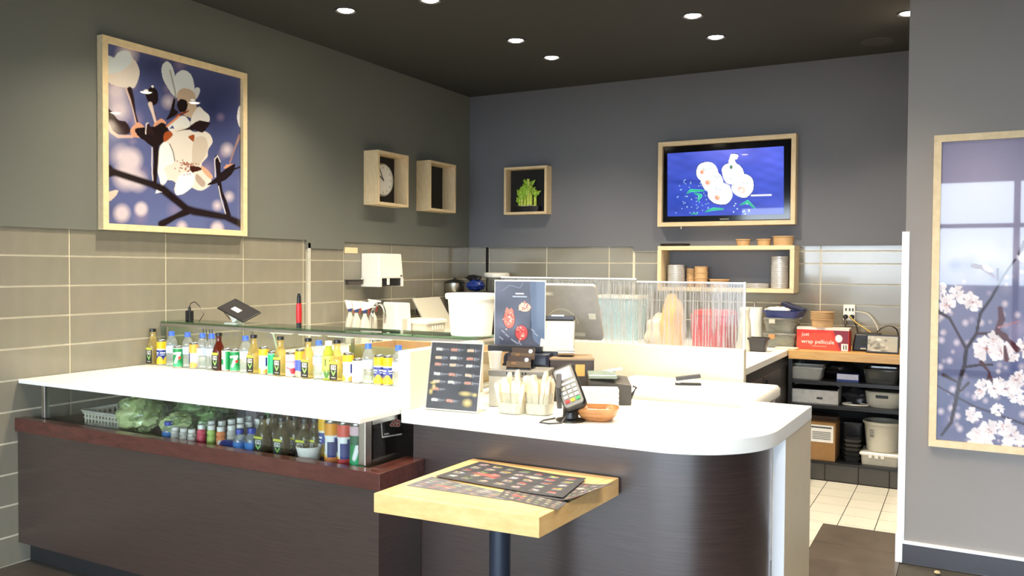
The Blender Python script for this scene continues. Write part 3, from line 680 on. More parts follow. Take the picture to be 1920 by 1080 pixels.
# leaflet leaning inside the side pane
lf = CV(40, 46, [(0, 0), (100, 0), (100, 100), (0, 100)], (18, 18, 20))
for i, (x, y) in enumerate(((58, 30), (70, 22), (82, 30), (66, 44), (80, 46), (50, 40))): lf.disc(x, y, 11, 11, (220, 200, 190), soft=.2); lf.disc(x, y, 7, 7, (190, 60, 50), soft=.4)
lf.rect(0, 93, 100, 100, (235, 235, 235)); lf.rect(0, 0, 5, 100, (235, 235, 235)); lf.rect(12, 80, 34, 86, (200, 200, 200))
tag(lf.build('leaflet', quadmap((2.122, 2.655, .895), (2.122, 2.80, .885), (2.122, 2.80, .805), (2.122, 2.665, .815)), PRINT), 'black leaflet with red and white sushi photo behind end glass', 'leaflet')

# ================================================================ FRONT SERVICE COUNTER
fc = thing('service_counter', 'curved dark wood service counter with thick white top', 'counter', (2.86, 3.1, 0))
def Fc(pts, z0, z1): return MB().prism([(x-2.86, y-3.1) for x, y in pts], z0, z1)
def arc(cx, cy, r, a0, a1, n=16): return [(cx+r*math.cos(math.radians(a0+(a1-a0)*i/n)), cy+r*math.sin(math.radians(a0+(a1-a0)*i/n))) for i in range(n+1)]
slab = [(2.155, 2.745)]+arc(3.215, 3.09, .352, -91, 0, 20)+[(3.585, 3.69), (3.33, 3.69), (3.33, 3.475), (2.155, 3.475)]
Fc(slab, .866, TOP).build('white_top', WHITE, fc, smooth=True, bevel=.003)
body = [(2.204, 2.763)]+arc(3.2, 3.1, .335, -90, 20, 20)+[(3.50, 3.30), (2.204, 3.30)]
Fc(body, 0, .866).build('curved_body', DWOOD, fc, smooth=True)
Fc([(3.523, 3.222), (3.566, 3.222), (3.584, 3.688), (3.523, 3.688)], 0, .866).build('end_panel', mat('warm lit cream laminate', (226, 206, 170), .4, var=.02, scale=20), fc, bevel=.003)  # cream panel tinted tan, warm lamplight put into its colour
Fc([(3.521, 3.2185), (3.566, 3.2185), (3.566, 3.2225), (3.521, 3.2225)], 0, .866).build('end_panel_daylit_face', TRIMW, fc)  # white strip paints the daylight on the panel's front face
Fc([(2.30, 3.30), (3.33, 3.30), (3.33, 3.46), (2.30, 3.46)], 0, .866).build('cabinet_back', BLACKM, fc)
tag(B(2.136, 2.196, 2.75, 3.33, TOP, 1.156).build('divider_panel', CREAM, bevel=.003), 'low cream upright divider panel between drinks and till', 'panel')

# ================================================================ TABLE
tb = thing('cafe_table', 'small square maple table on blue-black pole, against dark counter', 'table', (2.775, 2.46, 0))
def T2(x, y): return (x-2.775, y-2.46)
c4 = [(2.470, 2.165), (3.055, 2.195), (3.088, 2.752), (2.492, 2.748)]
i4 = [(2.500, 2.198), (3.028, 2.224), (3.056, 2.720), (2.520, 2.718)]
MB().prism([T2(*q) for q in i4], .698, .7605).build('table_top', MAPLE, tb)
for k in range(4):
    a, b, c, d = c4[k], c4[(k+1) % 4], i4[(k+1) % 4], i4[k]
    MB().prism([T2(*q) for q in (a, b, c, d)], .698, .760).build('edge_band', MAPLE2, tb, bevel=.0015)
MB().lathe([(.036, .03), (.036, .698)], 24).build('pole', POLE, tb, smooth=True)
MB().lathe([(.0, .684), (.12, .684), (.12, .698)], 24).build('mount_plate', POLE, tb)
MB().lathe([(.215, 0), (.215, .01), (.19, .02), (.05, .034), (.036, .04)], 36).build('foot', POLE, tb, smooth=True)
# menus lying on the table
def menucv(seed, bgc, bright=1.0, n=7, m=5, cols=((224, 196, 160), (230, 226, 220), (206, 92, 84), (226, 204, 90), (120, 150, 80))):
    c = CV(110, 78, [(0, 0), (100, 0), (100, 70), (0, 70)], bgc); rg = np.random.RandomState(seed)
    for j in range(m):
        for i in range(n):
            x, y = 4+i*94/n+rg.rand()*2, 5+j*62/m; k = cols[rg.randint(len(cols))]
            for q in range(4): c.disc(x+1.5+q*1.5+rg.randn()*.5, y+3.5+rg.randn()*.7, 1.9, 1.7, tuple(int(z*rg.uniform(.6, 1)) for z in k), soft=.6, al=.9)
            c.rect(x, y+6.4, x+7, y+7.4, (196, 196, 196), .7); c.rect(x, y+8.2, x+5, y+9, (140, 140, 146), .7)
    c.disc(28, 40, 14, 6, (190, 84, 70), soft=.8, al=.7); c.disc(62, 22, 10, 5, (200, 190, 180), soft=.8, al=.6); c.noise(.12, .2, .2, seed)
    return c
def z5(x, y): return (690+x/3.84, 850+y/3.84)
def sheet(q, z, seed, bgc, label, lift=0):
    P = [W(*z5(*p), 'z', z) for p in q]
    base = quadmap(*P); z0 = z
    def fn(u, v):
        p = base(u, v); e = max(0, u-.6)/.4
        return (p[0], p[1], z0+lift*e*e+.0015*abs(math.sin(3*u+seed))*(1 if lift else 0))
    o = menucv(seed, bgc).build('menu_sheet', fn, PRINT)
    sm = o.modifiers.new('thickness', 'SOLIDIFY'); sm.thickness = .0006; sm.offset = 1
    tag(o, label, 'menu', 'paper menus on the maple table')
sheet([(460, 168), (1180, 330), (1010, 340), (275, 232)], .7612, 1, (92, 92, 100), 'greyish paper menu with food photos, lowest on maple table')
sheet([(1010, 235), (1450, 345), (1362, 408), (930, 318)], .7614, 2, (70, 68, 72), 'dark paper menu sticking out under the top menu')
sheet([(1330, 195), (1772, 243), (1465, 356), (1200, 312)], .7622, 3, (66, 64, 68), 'dark paper menu overhanging the table edge, corner lifted', .012)
sheet([(805, 62), (1572, 190), (1405, 330), (480, 168)], .7640, 4, (48, 48, 54), 'large dark paper menu with rows of dishes, on top of pile', .004)

# ================================================================ KITCHEN COUNTERS
kb = thing('prep_counter', 'white topped kitchen counter running along the left and back walls', 'counter', (0, 6.78, 0))
def K(x0, x1, y0, y1, z0, z1, n, m, **k): return B(x0, x1, y0-6.78, y1-6.78, z0, z1).build(n, m, kb, **k)
K(.016, .60, 3.98, 6.774, .875, .915, 'worktop', WHITE); K(.60, 2.40, 6.17, 6.774, .875, .915, 'worktop', WHITE)
K(.016, .57, 3.98, 6.774, .0, .875, 'cabinet_body', OFFW); K(.57, 2.38, 6.2, 6.774, .0, .875, 'cabinet_body', OFFW)
sd = thing('side_counter', 'white topped black sided counter running up to the wooden worktop', 'counter', (2.75, 5.4, 0))
B(-.33, .275, -.84, 1.374, .875, .915).build('worktop', WHITE, sd, bevel=.002)
B(-.30, .255, -.83, 1.374, 0, .875).build('cabinet_body', mat('dark fridge steel', (58, 52, 48), .35), sd)
for y0 in (-.5, .1):
    dr = B(.255, .262, y0, y0+.56, .12, .80).build('cabinet_door', mat('fridge door', (70, 62, 56), .3), sd); B(.262, .275, y0+.04, y0+.07, .5, .78).build('door_handle', BLACK, dr)
bw = thing('worktop_shelving', 'black open shelving unit under a thick wooden worktop, on dark tiled plinth', 'shelving', (3.44, 6.5, 0))
def S(x0, x1, y0, y1, z0, z1, n, m, **k): return B(x0-3.44, x1-3.44, y0-6.5, y1-6.5, z0, z1).build(n, m, bw, **k)
S(3.030, 3.866, 6.225, 6.774, .855, .915, 'wood_worktop', WORKW, bevel=.002)
S(3.030, 3.866, 6.26, 6.774, .0, .122, 'plinth', FGROUT)
for x0, x1 in ((3.09, 3.287), (3.287, 3.507), (3.507, 3.705), (3.705, 3.866)): S(x0+.004, x1-.004, 6.25, 6.26, .006, .120, 'kick_tile', KTILE)
S(3.030, 3.866, 6.245, 6.774, .122, .136, 'bottom_board', BLACK)
for z in (.535, .705): S(3.055, 3.86, 6.25, 6.774, z-.024, z, 'shelf_board', BLACK)
for x in (3.030, 3.840):
    for y in (6.235, 6.745): S(x, x+.026, y, y+.028, .136, .855, 'upright', BLACK)
S(3.035, 3.862, 6.76, 6.774, .136, .855, 'back_board', BLACKM)

# pony wall, streaked panels, freezer
tag(B(2.05, 3.113, 4.5, 4.555, 0, 1.066).build('low_partition', CREAM, bevel=.003), 'low cream partition wall carrying the streaked panels, behind freezer', 'partition')
def panel(x0, x1, y, z1, lab):
    t = thing('streaked_panel', lab, 'panel', (x0, y, 1.066))
    B(0, x1-x0, -.004, .004, 0, z1-1.066).build('resin_sheet', STREAK, t); B(-.003, x1-x0+.003, -.006, .006, z1-1.066, z1-1.066+.008).build('top_edge', TRIMW, t)
panel(2.50, 3.10, 4.535, 1.415, 'translucent panel with grey vertical streaks on the partition, red tub behind')
panel(1.62, 2.494, 4.525, 1.430, 'taller translucent streaked panel behind the till monitor')
B_ = B(3.100, 3.110, 4.528, 4.542, 1.066, 1.425); tag(B_.build('panel_edge_strip', TRIMW), 'slim white upright strip ending the streaked panel', 'strip')
fz = thing('chest_freezer', 'white chest freezer with rounded flat lid and stapler on it', 'freezer', (2.92, 4.13, 0))
MB().tub([(.76, .58, .02), (.76, .58, .835)], .04).build('body', WPLAS, fz, smooth=True)
MB().tub([(.78, .60, .84), (.80, .62, .852), (.80, .62, .885), (.78, .60, .9)], .035, 6).build('lid', WPLAS, fz, smooth=True)
B(.40, .405, -.2, .1, .848, .856).build('lid_seal', GREY, fz)
st = thing('stapler', 'small black stapler lying open on the freezer lid', 'stapler', (2.905, 4.185, .9), math.radians(24))
B(-.065, .065, -.016, .016, 0, .012).build('base', BLACK, st, bevel=.002)
MB().obox(Matrix.Translation((0, 0, .04)) @ Matrix.Rotation(math.radians(-8), 4, 'Y'), .125, .03, .02).build('arm', DGREY, st, bevel=.003)
MB().obox(Matrix.Translation((-.05, 0, .02)), .022, .026, .03).build('hinge', STEEL, st)

# ================================================================ GLASS FOOD CASE behind the drinks
gc = thing('glass_food_case', 'glass topped sushi case with steel rail, green glass shelf on top', 'food case', (0, 3.33, TOP))
def G(x0, x1, y0, y1, z0, z1, n, m, **k): return B(x0, x1, y0-3.33, y1-3.33, z0-TOP, z1-TOP).build(n, m, gc, **k)
G(.004, 2.134, 3.342, 3.95, .0, .90, 'cabinet_body', BLACKM)
G(.004, 2.134, 3.342, 3.95, .90, .93, 'steel_deck', LGREY)
G(.01, 2.13, 3.345, 3.351, .93, 1.138, 'front_pane', TOILET)
G(2.118, 2.124, 3.36, 3.54, .93, 1.138, 'end_pane', TOILET)
G(.004, 2.142, 3.326, 3.346, 1.138, 1.158, 'front_rail', STEEL, bevel=.003)
G(2.118, 2.142, 3.346, 3.545, 1.138, 1.158, 'end_rail', STEEL, bevel=.003)
G(.006, 2.140, 3.330, 3.545, 1.158, 1.167, 'glass_shelf', GGREEN)
for x in (.012, .70, 1.40, 2.108): G(x, x+.014, 3.353, 3.367, .93, 1.138, 'upright', STEEL)
for x0, x1 in ((.85, 1.0), (1.05, 1.2), (1.25, 1.42), (1.5, 1.66)): G(x0, x1, 3.35, 3.362, 1.13, 1.138, 'lamp_strip', WPLAS)
wt = thing('wooden_tray', 'long light wooden tray inside the glass food case', 'tray', (1.72, 3.66, .93))
for a in ((-.42, .36, -.20, -.185, 0, .15), (-.42, .36, .185, .20, 0, .15), (-.42, -.405, -.185, .185, 0, .15), (.345, .36, -.185, .185, 0, .15)): B(*a).build('side_board', KRAFT, wt)
B(-.405, .345, -.185, .185, 0, .012).build('base_board', KRAFT, wt)
for i, (px, py) in enumerate(((380, 622), (386, 622), (392, 622), (397, 622))):
    p = W(px, py, 'y', 3.40); tag(MB().tube([(p.x+.035, 3.40, .932), (p.x, 3.40, 1.136)], .003, 6).build('stick', BLACK), 'thin black chopstick leaning inside the glass case', 'chopstick', 'black sticks in the glass case')
p = W(511, 625, 'y', 3.39); tag(MB().tube([(p.x+.07, 3.39, .932), (p.x, 3.39, 1.136)], .005, 6).build('stick', OFFW), 'single pale stick leaning inside the glass case', 'chopstick')

# things on the green glass shelf
ZG = 1.167
ch = thing('power_adapter', 'small black plug adapter with cable standing on glass shelf', 'adapter', (W(357, 602, 'z', ZG).x, 3.42, ZG))
B(-.02, .02, -.015, .015, 0, .062).build('body', BLACK, ch, bevel=.004); MB().lathe([(.009, .062), (.009, .072), (.006, .085)], 10).build('plug', BLACK, ch)
MB().tube([(0, 0, .083), (.01, 0, .105), (.045, .0, .115), (.085, 0, .09), (.12, .0, .045), (.105, -.02, .003)], .0025, 6).build('cable', BLACK, ch, smooth=True)
tp = thing('tablet_on_stand', 'black tablet lying tilted on white folding stand, on glass shelf', 'tablet', (W(440, 607, 'z', ZG).x, 3.42, ZG))
MB().tub([(.10, .07, 0), (.10, .07, .006)], .012, m=Matrix.Translation((-.02, 0, 0))).build('stand_foot', WPLAS, tp, smooth=True)
MB().obox(Matrix.Translation((.0, .0, .04)) @ Matrix.Rotation(math.radians(-32), 4, 'Y'), .05, .05, .06).build('stand_arm', WPLAS, tp, bevel=.004)
tm = Matrix.Translation((.02, 0, .075)) @ Matrix.Rotation(math.radians(20), 4, 'Y') @ Matrix.Rotation(math.radians(24), 4, 'X')
MB().obox(tm, .215, .13, .009).build('tablet', BLACK, tp, bevel=.003)
MB().obox(tm @ Matrix.Translation((-.01, -.01, .0055)), .06, .03, .001).build('sticker', PAPER, tp)
MB().tube([(-.08, -.02, .095), (-.085, -.01, .06), (-.05, 0, .02)], .0022, 6).build('cable', BLACK, tp)
gl = thing('gas_lighter', 'long red lighter with black tip standing on glass shelf', 'lighter', (W(567, 611, 'z', ZG).x, 3.46, ZG))
MB().lathe([(.013, 0), (.013, .018)], 12).build('base', BLACK, gl); MB().lathe([(.015, .018), (.016, .08), (.013, .125)], 14).build('grip', RED, gl, smooth=True); MB().lathe([(.012, .125), (.011, .16), (.007, .178)], 12).build('nozzle', BLACK, gl, smooth=True)
bk = thing('bucket', 'large white plastic bucket standing on corner of the glass shelf', 'bucket', (W(862, 632, 'z', ZG).x, 3.437, ZG))
MB().lathe([(.092, 0), (.098, .004), (.114, .185), (.114, .19), (.108, .19), (.094, .008), (0, .006)], 40, c1=False).build('body', WPLAS, bk, smooth=True)
MB().lathe([(.114, .176), (.123, .176), (.126, .186), (.126, .199), (.120, .203), (.111, .2), (.109, .186)], 40, c0=False, c1=False).build('rim', WPLAS, bk, smooth=True)

# ================================================================ DRINKS
CAPB = mat('bright blue cap', (62, 104, 214), .35)
WLAB = CV(60, 12, [(0, 0), (100, 0), (100, 20), (0, 20)], (196, 216, 240))
for x in (20, 50, 58, 78): WLAB.rect(x, 4, x+4, 9, (120, 136, 180), .8); WLAB.rect(x, 11, x+4, 15, (120, 136, 180), .8)
def mk_water():
    t = thing('water_bottle', 'clear water bottle with blue cap and pale blue label, in drinks row', 'bottle', group='drinks lined up on the white counter top')
    MB().lathe([(.02, .003), (.029, 0), (.031, .008), (.029, .02), (.031, .03), (.029, .045), (.031, .055), (.030, .075), (.030, .115), (.031, .125), (.030, .138), (.022, .158), (.013, .17), (.012, .182)], 20).build('body', PET, t, smooth=True)
    WLAB.build('label_band', cylmap(.0308, .076, .116), PRINT, t)
    MB().lathe([(.0, .197), (.015, .197), (.016, .194), (.0155, .178), (.018, .176), (.018, .172), (.014, .172)], 18, c0=False, c1=False).build('cap', CAPB, t, smooth=True)
    return t
def tealabel(col):
    c = CV(22, 40, [(0, 0), (50, 0), (50, 100), (0, 100)], (34, 36, 34))
    c.rect(0, 0, 50, 14, (206, 210, 70)); c.rect(8, 20, 42, 44, (206, 206, 200))
    c.line([(12, 26), (22, 26), (16, 40)], 4, (30, 30, 30)); c.disc(32, 29, 6, 5, (30, 30, 30), soft=.3); c.disc(32, 29, 2.5, 2, (206, 206, 200)); c.line([(37, 29), (33, 41)], 4, (30, 30, 30))
    c.poly([(8, 50), (16, 50), (25, 66), (34, 50), (42, 50), (27, 78), (23, 78)], (150, 206, 110)); c.rect(10, 86, 40, 90, (190, 190, 180))
    return c
TLAB = tealabel(0)
def mk_tea(m, lab, name='tea_bottle', h=.205, grp='drinks lined up on the white counter top'):
    def f():
        t = thing(name, lab, 'bottle', group=grp)
        k = h/.205
        MB().tub([(.050, .050, 0), (.056, .056, .006*k), (.056, .056, .098*k), (.050, .050, .12*k), (.034, .034, .15*k), (.028, .028, .165*k), (.030, .030, .188*k)], .016, 5).build('glass_body', m, t, smooth=True)
        TLAB.build('label', flat((-.024, -.0287, .098*k), (.048, 0, 0), (0, 0, -.09*k)), PRINT, t)
        MB().lathe([(.0, h), (.017, h), (.018, h-.004), (.018, h-.017), (.014, h-.018)], 18, c0=False, c1=False).build('cap', BLACK, t, smooth=True)
        return t
    return f
def mk_can(draw, lab, r=.0265, h=.145, lidm=None, grp='drinks lined up on the white counter top', mid=-math.pi/2+.45):
    def f():
        t = thing('drink_can', lab, 'can', group=grp)
        c = CV(64, 40, [(0, 0), (100, 0), (100, 100), (0, 100)], (230, 230, 230)); draw(c)
        c.build('printed_side', cylmap(r, .008, h-.01, mid=mid), PRINTC, t)
        MB().lathe([(r*.8, 0), (r*.9, .001), (r, .008)], 24).build('base', STEEL, t, smooth=True)
        MB().lathe([(r, h-.010), (r*.86, h-.001), (r*.86, h), (r*.80, h), (r*.79, h-.003), (0, h-.003)], 24, c0=False, c1=False).build('lid', lidm or STEEL, t, smooth=True)
        return t
    return f
def d_juice(c):
    c.rect(0, 0, 100, 34, (244, 186, 30)); c.rect(0, 32, 100, 38, (246, 238, 214)); c.rect(0, 37, 100, 100, (44, 62, 140)); 
    for x in (25, 50, 75): c.disc(x, 96, 14, 32, (250, 206, 40), soft=.15)
    for x in (38, 62, 14, 86): c.rect(x-9, 48, x+9, 52, (240, 240, 246)); c.rect(x-7, 57, x+7, 60, (230, 232, 246))
def d_juicew(c):
    c.rect(0, 0, 100, 26, (246, 186, 44)); c.rect(0, 26, 100, 100, (240, 240, 238)); c.rect(0, 34, 36, 70, (48, 64, 140)); c.rect(60, 34, 80, 70, (48, 64, 140)); c.disc(30, 94, 20, 22, (248, 204, 60), soft=.3); c.disc(62, 96, 14, 16, (240, 170, 80), soft=.3)
def d_orange(c):
    c.rect(0, 0, 100, 36, (240, 170, 70)); c.rect(0, 36, 42, 100, (44, 56, 120)); c.rect(42, 36, 100, 100, (234, 230, 232)); c.disc(52, 92, 16, 20, (244, 180, 90), soft=.25)
def d_seven(c):
    c.rect(0, 0, 100, 100, (22, 140, 76)); c.rect(0, 0, 100, 5, (200, 226, 206)); c.rect(0, 5, 36, 100, (22, 140, 76)); c.disc(50, 100, 30, 36, (90, 220, 150), soft=.7, al=.6)
    c.line([(40, 30), (62, 26)], 10, (246, 246, 246)); c.line([(61, 27), (47, 78)], [11, 9], (246, 246, 246)); c.disc(61, 52, 6, 9, (214, 50, 44), soft=.3)
def d_sevenb(c):
    c.rect(0, 0, 100, 100, (222, 240, 228)); c.rect(52, 0, 100, 100, (24, 150, 84)); c.rect(0, 0, 18, 100, (24, 150, 84)); c.rect(24, 44, 46, 74, (24, 150, 90)); c.rect(0, 0, 100, 5, (226, 240, 230))
def d_green(c):
    c.rect(0, 0, 100, 100, (12, 168, 110)); c.rect(30, 0, 38, 100, (150, 230, 196)); c.rect(0, 0, 100, 6, (120, 220, 170)); c.disc(70, 60, 8, 40, (120, 226, 180), soft=.8)
def d_pink(c):
    c.rect(0, 0, 100, 100, (240, 214, 222)); c.rect(34, 32, 66, 36, (206, 120, 140)); c.rect(38, 42, 64, 46, (190, 110, 130)); c.disc(60, 78, 13, 16, (206, 60, 74), soft=.2); c.disc(42, 88, 12, 16, (246, 240, 240), soft=.2); c.line([(40, 62), (60, 70)], 5, (190, 60, 74))
def d_white(c):
    c.rect(0, 0, 100, 100, (236, 234, 232)); c.rect(74, 20, 80, 84, (120, 120, 126)); c.rect(40, 22, 44, 60, (190, 190, 196))
def d_orblue(c):
    c.rect(0, 0, 100, 34, (248, 180, 40)); c.rect(0, 34, 100, 100, (70, 94, 190)); c.rect(60, 44, 70, 60, (236, 236, 240)); c.disc(44, 94, 18, 18, (244, 214, 150), soft=.4); c.disc(60, 96, 14, 16, (246, 226, 180), soft=.4)
GRP = 'drinks lined up on the white counter top'
KW = Stock(mk_water)
KT = Stock(mk_tea(TEA, 'square glass bottle of pale tea, black cap, black and lime label'))
KTB = Stock(mk_tea(BREW, 'square glass bottle of red-brown tea, black cap, in drinks row'))
KJ = Stock(mk_can(d_juice, 'yellow and navy juice can with lemon, in drinks row'))
KJW = Stock(mk_can(d_juicew, 'yellow topped white and navy juice can beside a bright green can', .0275))
KO = Stock(mk_can(d_orange, 'orange and white juice can between clear water bottles'))
K7 = Stock(mk_can(d_seven, 'green soda can with white seven, in drinks row', h=.122))
K7B = Stock(mk_can(d_sevenb, 'white and green soda can beside red-brown tea bottle', h=.122))
KG = Stock(mk_can(d_green, 'plain bright green soda can in drinks row', h=.125))
KP = Stock(mk_can(d_pink, 'pale pink lychee drink can in drinks row', .029, .127))
KWH = Stock(mk_can(d_white, 'plain white drink can beside yellow topped can', .0295, .12))
KOB = Stock(mk_can(d_orblue, 'orange topped blue juice can beside pale pink can'))
def mk_aloe():
    t = thing('aloe_bottle', 'lime green aloe drink bottle with white cap, in drinks row', 'bottle', group=GRP)
    MB().lathe([(.026, 0), (.030, .006), (.031, .06), (.029, .08), (.031, .11), (.026, .14), (.015, .162), (.014, .182)], 20).build('body', ALOE, t, smooth=True)
    c = CV(64, 40, [(0, 0), (100, 0), (100, 100), (0, 100)], (206, 222, 96))
    c.rect(0, 70, 100, 100, (232, 230, 190))
    for x in (38, 46, 56, 64): c.line([(50, 96), (x, 58)], [8, 2], (74, 130, 50))
    c.rect(46, 14, 50, 44, (90, 110, 40)); c.rect(56, 20, 60, 26, (90, 110, 40)); c.build('label', cylmap(.0318, .012, .125), PRINT, t)
    MB().lathe([(.0, .197), (.016, .197), (.017, .194), (.017, .174), (.013, .174)], 18, c0=False, c1=False).build('cap', WPLAS, t, smooth=True)
    return t
KA = Stock(mk_aloe)
row = [(KT, 287, 'square glass tea bottle with black cap, first against the tiled wall'), (KJ, 303, 'slim yellow and navy juice can squeezed beside the first tea bottle'), (KW, 322, 0), (K7, 334, 'green soda can with white seven, between two water bottles', -.04), (KW, 352, 0), (KO, 364, 0, -.02), (KW, 380, 0), (KW, 397, 0),
       (KTB, 410.5, 0), (K7B, 425, 0), (K7, 440.5, 'green soda can with white seven, beside a white-green can'), (KW, 460.5, 0), (KT, 476, 0), (KJW, 495, 0), (KG, 511, 0), (KT, 526, 0), (KP, 546, 0), (KOB, 563, 0, .01), (KT, 578, 0), (KW, 598, 0), (KA, 616, 0), (KT, 632, 0),
       (KJW, 653, 'yellow topped white juice can beside a plain white can'), (KWH, 671.5, 0), (KW, 690.5, 0), (KJ, 711, 0), (KJ, 728, 0), (KW, 747, 0)]
lastx = -1
for r in row:
    y = 3.262+(r[3] if len(r) > 3 else 0)
    p = W(r[1], 690+(r[1]-290)*.085, 'y', y)
    r[0].put((p.x, y, TOP), 0, r[2] or None)

# ================================================================ INSIDE THE DISPLAY CASE
def CW(px, py, y): return W(px, py, 'y', y)
# white basket
cr = thing('plastic_basket', 'low white slotted plastic basket, empty, inside display case', 'basket', (.47, 2.79, CF0))
w2, d2, hh = .38, .32, .075
MB().tub([(w2-.03, d2-.03, 0), (w2-.03, d2-.03, .004)], .02).build('bottom', OFFW, cr)
for z in (.006, .030, .052): MB().tub([(w2-.03+z*.3, d2-.03+z*.3, z), (w2-.02+z*.3, d2-.02+z*.3, z+.009), (w2-.028+z*.3, d2-.028+z*.3, z+.009)], .02, c0=False, c1=False).build('side_band', OFFW, cr)
MB().tub([(w2-.014, d2-.014, .062), (w2, d2, .066), (w2+.012, d2+.012, .074), (w2-.02, d2-.02, .074), (w2-.02, d2-.02, .062)], .025, c0=False, c1=False).build('rim', WPLAS, cr, smooth=True)
for i in range(14):
    x = -w2/2+.03+i*(w2-.06)/13
    for s in (-1, 1): B(x-.006, x+.006, s*(d2/2-.012)-.002, s*(d2/2-.012)+.002, .004, .066).build('slat', OFFW, cr)
for i in range(10):
    y = -d2/2+.03+i*(d2-.06)/9
    for s in (-1, 1): B(s*(w2/2-.012)-.002, s*(w2/2-.012)+.002, y-.006, y+.006, .004, .066).build('slat', OFFW, cr)
def cab(px, py, y, r, m, lab, seed, knot=True, extra=None):
    p = CW(px, py, y); z = max(CF0+r[2]*.97, p.z)
    t = thing('wrapped_cabbage', lab, 'cabbage', (p.x, y, CF0), group='wrapped cabbages in the display case')
    MB().blob((0, 0, z-CF0), r, seed, .10, 48, 30).build('head', m, t, smooth=True)
    MB().blob((r[0]*.15, 0, z-CF0+r[2]*.3), (r[0]*.93, r[1]*.95, r[2]*.7), seed+40, .16, 48, 30).build('wrap', glass('wrap film %d' % seed, (226, 236, 210), 1.6, .12, .12), t, smooth=True)
    if extra: B(r[0]*-.55, r[0]*-.25, -r[1]*1.02, -r[1]*.6, z-CF0-r[2]*.1, z-CF0+r[2]*.75).build('red_tag', mat('dark red tag', (150, 40, 50), .4), t)
cab(262, 785, 2.675, (.115, .10, .082), CABB, 'large pale green cabbage in clear film, beside white basket', 1)
cab(313, 764, 2.90, (.085, .085, .078), CABB2, 'green wrapped lettuce with dark red tag, behind the large cabbage', 2, extra=1)
cab(367, 768, 2.92, (.10, .09, .08), CABB2, 'darker green lettuce in shiny film, behind other heads', 3)
cab(337, 798, 2.68, (.085, .075, .055), CABB, 'smaller yellowish cabbage lying low at the front', 4)
cab(392, 792, 2.79, (.065, .065, .055), CABB2, 'small green wrapped lettuce behind white capped bottles', 5)
cab(419, 790, 2.98, (.062, .062, .058), CABB2, 'small dark green lettuce nearest the dark case back', 6)
# small white capped bottles
def mk_small(c, name, lab):
    m_b = mat('small bottle '+name, c, .4)
    def f():
        t = thing('yogurt_drink_bottle', lab, 'bottle', group='small bottles in the display case')
        MB().lathe([(.018, 0), (.020, .004), (.020, .05), (.016, .058), (.020, .066), (.019, .078), (.013, .09)], 16).build('body', m_b, t, smooth=True)
        MB().lathe([(.0, .112), (.0155, .112), (.0165, .109), (.0165, .088), (.012, .088)], 16, c0=False, c1=False).build('cap', WPLAS, t, smooth=True)
        return t
    return f
SB = {'clear': Stock(mk_small((196, 190, 178), 'clear', 'small pale drink bottle with white cap in display case')), 'pink': Stock(mk_small((214, 70, 92), 'pink', 'small pink drink bottle with white cap in display case')),
      'green': Stock(mk_small((170, 200, 96), 'green', 'small light green drink bottle with white cap in display case')), 'or': Stock(mk_small((226, 132, 70), 'orange', 'small orange drink bottle with white cap in display case'))}
for px, py, y, k in ((378, 800, 2.60, 'pink'), (396.6, 801, 2.60, 'green'), (414, 804, 2.60, 'or'), (397, 793, 2.68, 'clear'), (416, 793, 2.68, 'clear'), (434, 801, 2.63, 'clear'), (434, 790, 2.72, 'clear'), (451, 799, 2.66, 'clear'), (451, 787, 2.75, 'clear'), (467, 795, 2.71, 'clear'), (467, 784, 2.80, 'clear'), (484, 789, 2.76, 'clear'), (501.6, 788, 2.78, 'clear'), (345, 810, 2.585, 'clear'), (360, 811, 2.585, 'clear'), (328.5, 808, 2.585, 'clear')):
    p = CW(px, py-4, y); SB[k].put((p.x, y, CF0), 0, None, (1, 1, max(.6, min(1.5, (p.z-CF0)/.112))))
# blue capped bottles
def mk_bluecap():
    t = thing('water_bottle', 'squat water bottle with royal blue cap and blue label in display case', 'bottle', group='blue capped bottles in the display case')
    MB().lathe([(.026, 0), (.028, .005), (.028, .06), (.022, .085), (.013, .098)], 18).build('body', PET, t, smooth=True)
    MB().lathe([(.0288, .012), (.0288, .055)], 18, c0=False, c1=False).build('label_band', mat('blue film label', (60, 120, 190), .3), t, smooth=True)
    MB().lathe([(.0, .122), (.017, .122), (.018, .118), (.018, .096), (.013, .096)], 18, c0=False, c1=False).build('cap', mat('royal blue cap', (36, 62, 170), .35), t, smooth=True)
    return t
KB = Stock(mk_bluecap)
for px, py, y in ((316, 794, 2.60), (449.7, 808, 2.585), (471.8, 806, 2.585)):
    p = CW(px, py-4, y); KB.put((p.x, y, CF0), 0, None, (1, 1, max(.6, min(1.4, (p.z-CF0)/.122))))
p = CW(428, 822, 2.575); bl = thing('flat_bottle', 'dark blue bottle lying on its side in display case', 'bottle', (p.x, 2.585, CF0))
MB().lathe([(.012, -.05), (.02, -.03), (.022, .03), (.018, .045)], 16, m=Matrix.Translation((0, 0, .023)) @ Matrix.Rotation(math.pi/2, 4, 'Y')).build('body', DBLUE, bl, smooth=True); MB().lathe([(.012, -.066), (.012, -.05)], 12, m=Matrix.Translation((0, 0, .023)) @ Matrix.Rotation(math.pi/2, 4, 'Y')).build('cap', WPLAS, bl)
# dark tea bottles
KTD = Stock(mk_tea(TEAD, 'olive glass tea bottle with black cap in display case', h=.165, grp='tea bottles in the display case'))
for px, y in ((493, 2.60), (512, 2.66), (529, 2.60), (552, 2.66), (571, 2.63), (590, 2.66), (602, 2.72), (540, 2.74)): KTD.put((CW(px, 825, y).x, y, CF0))
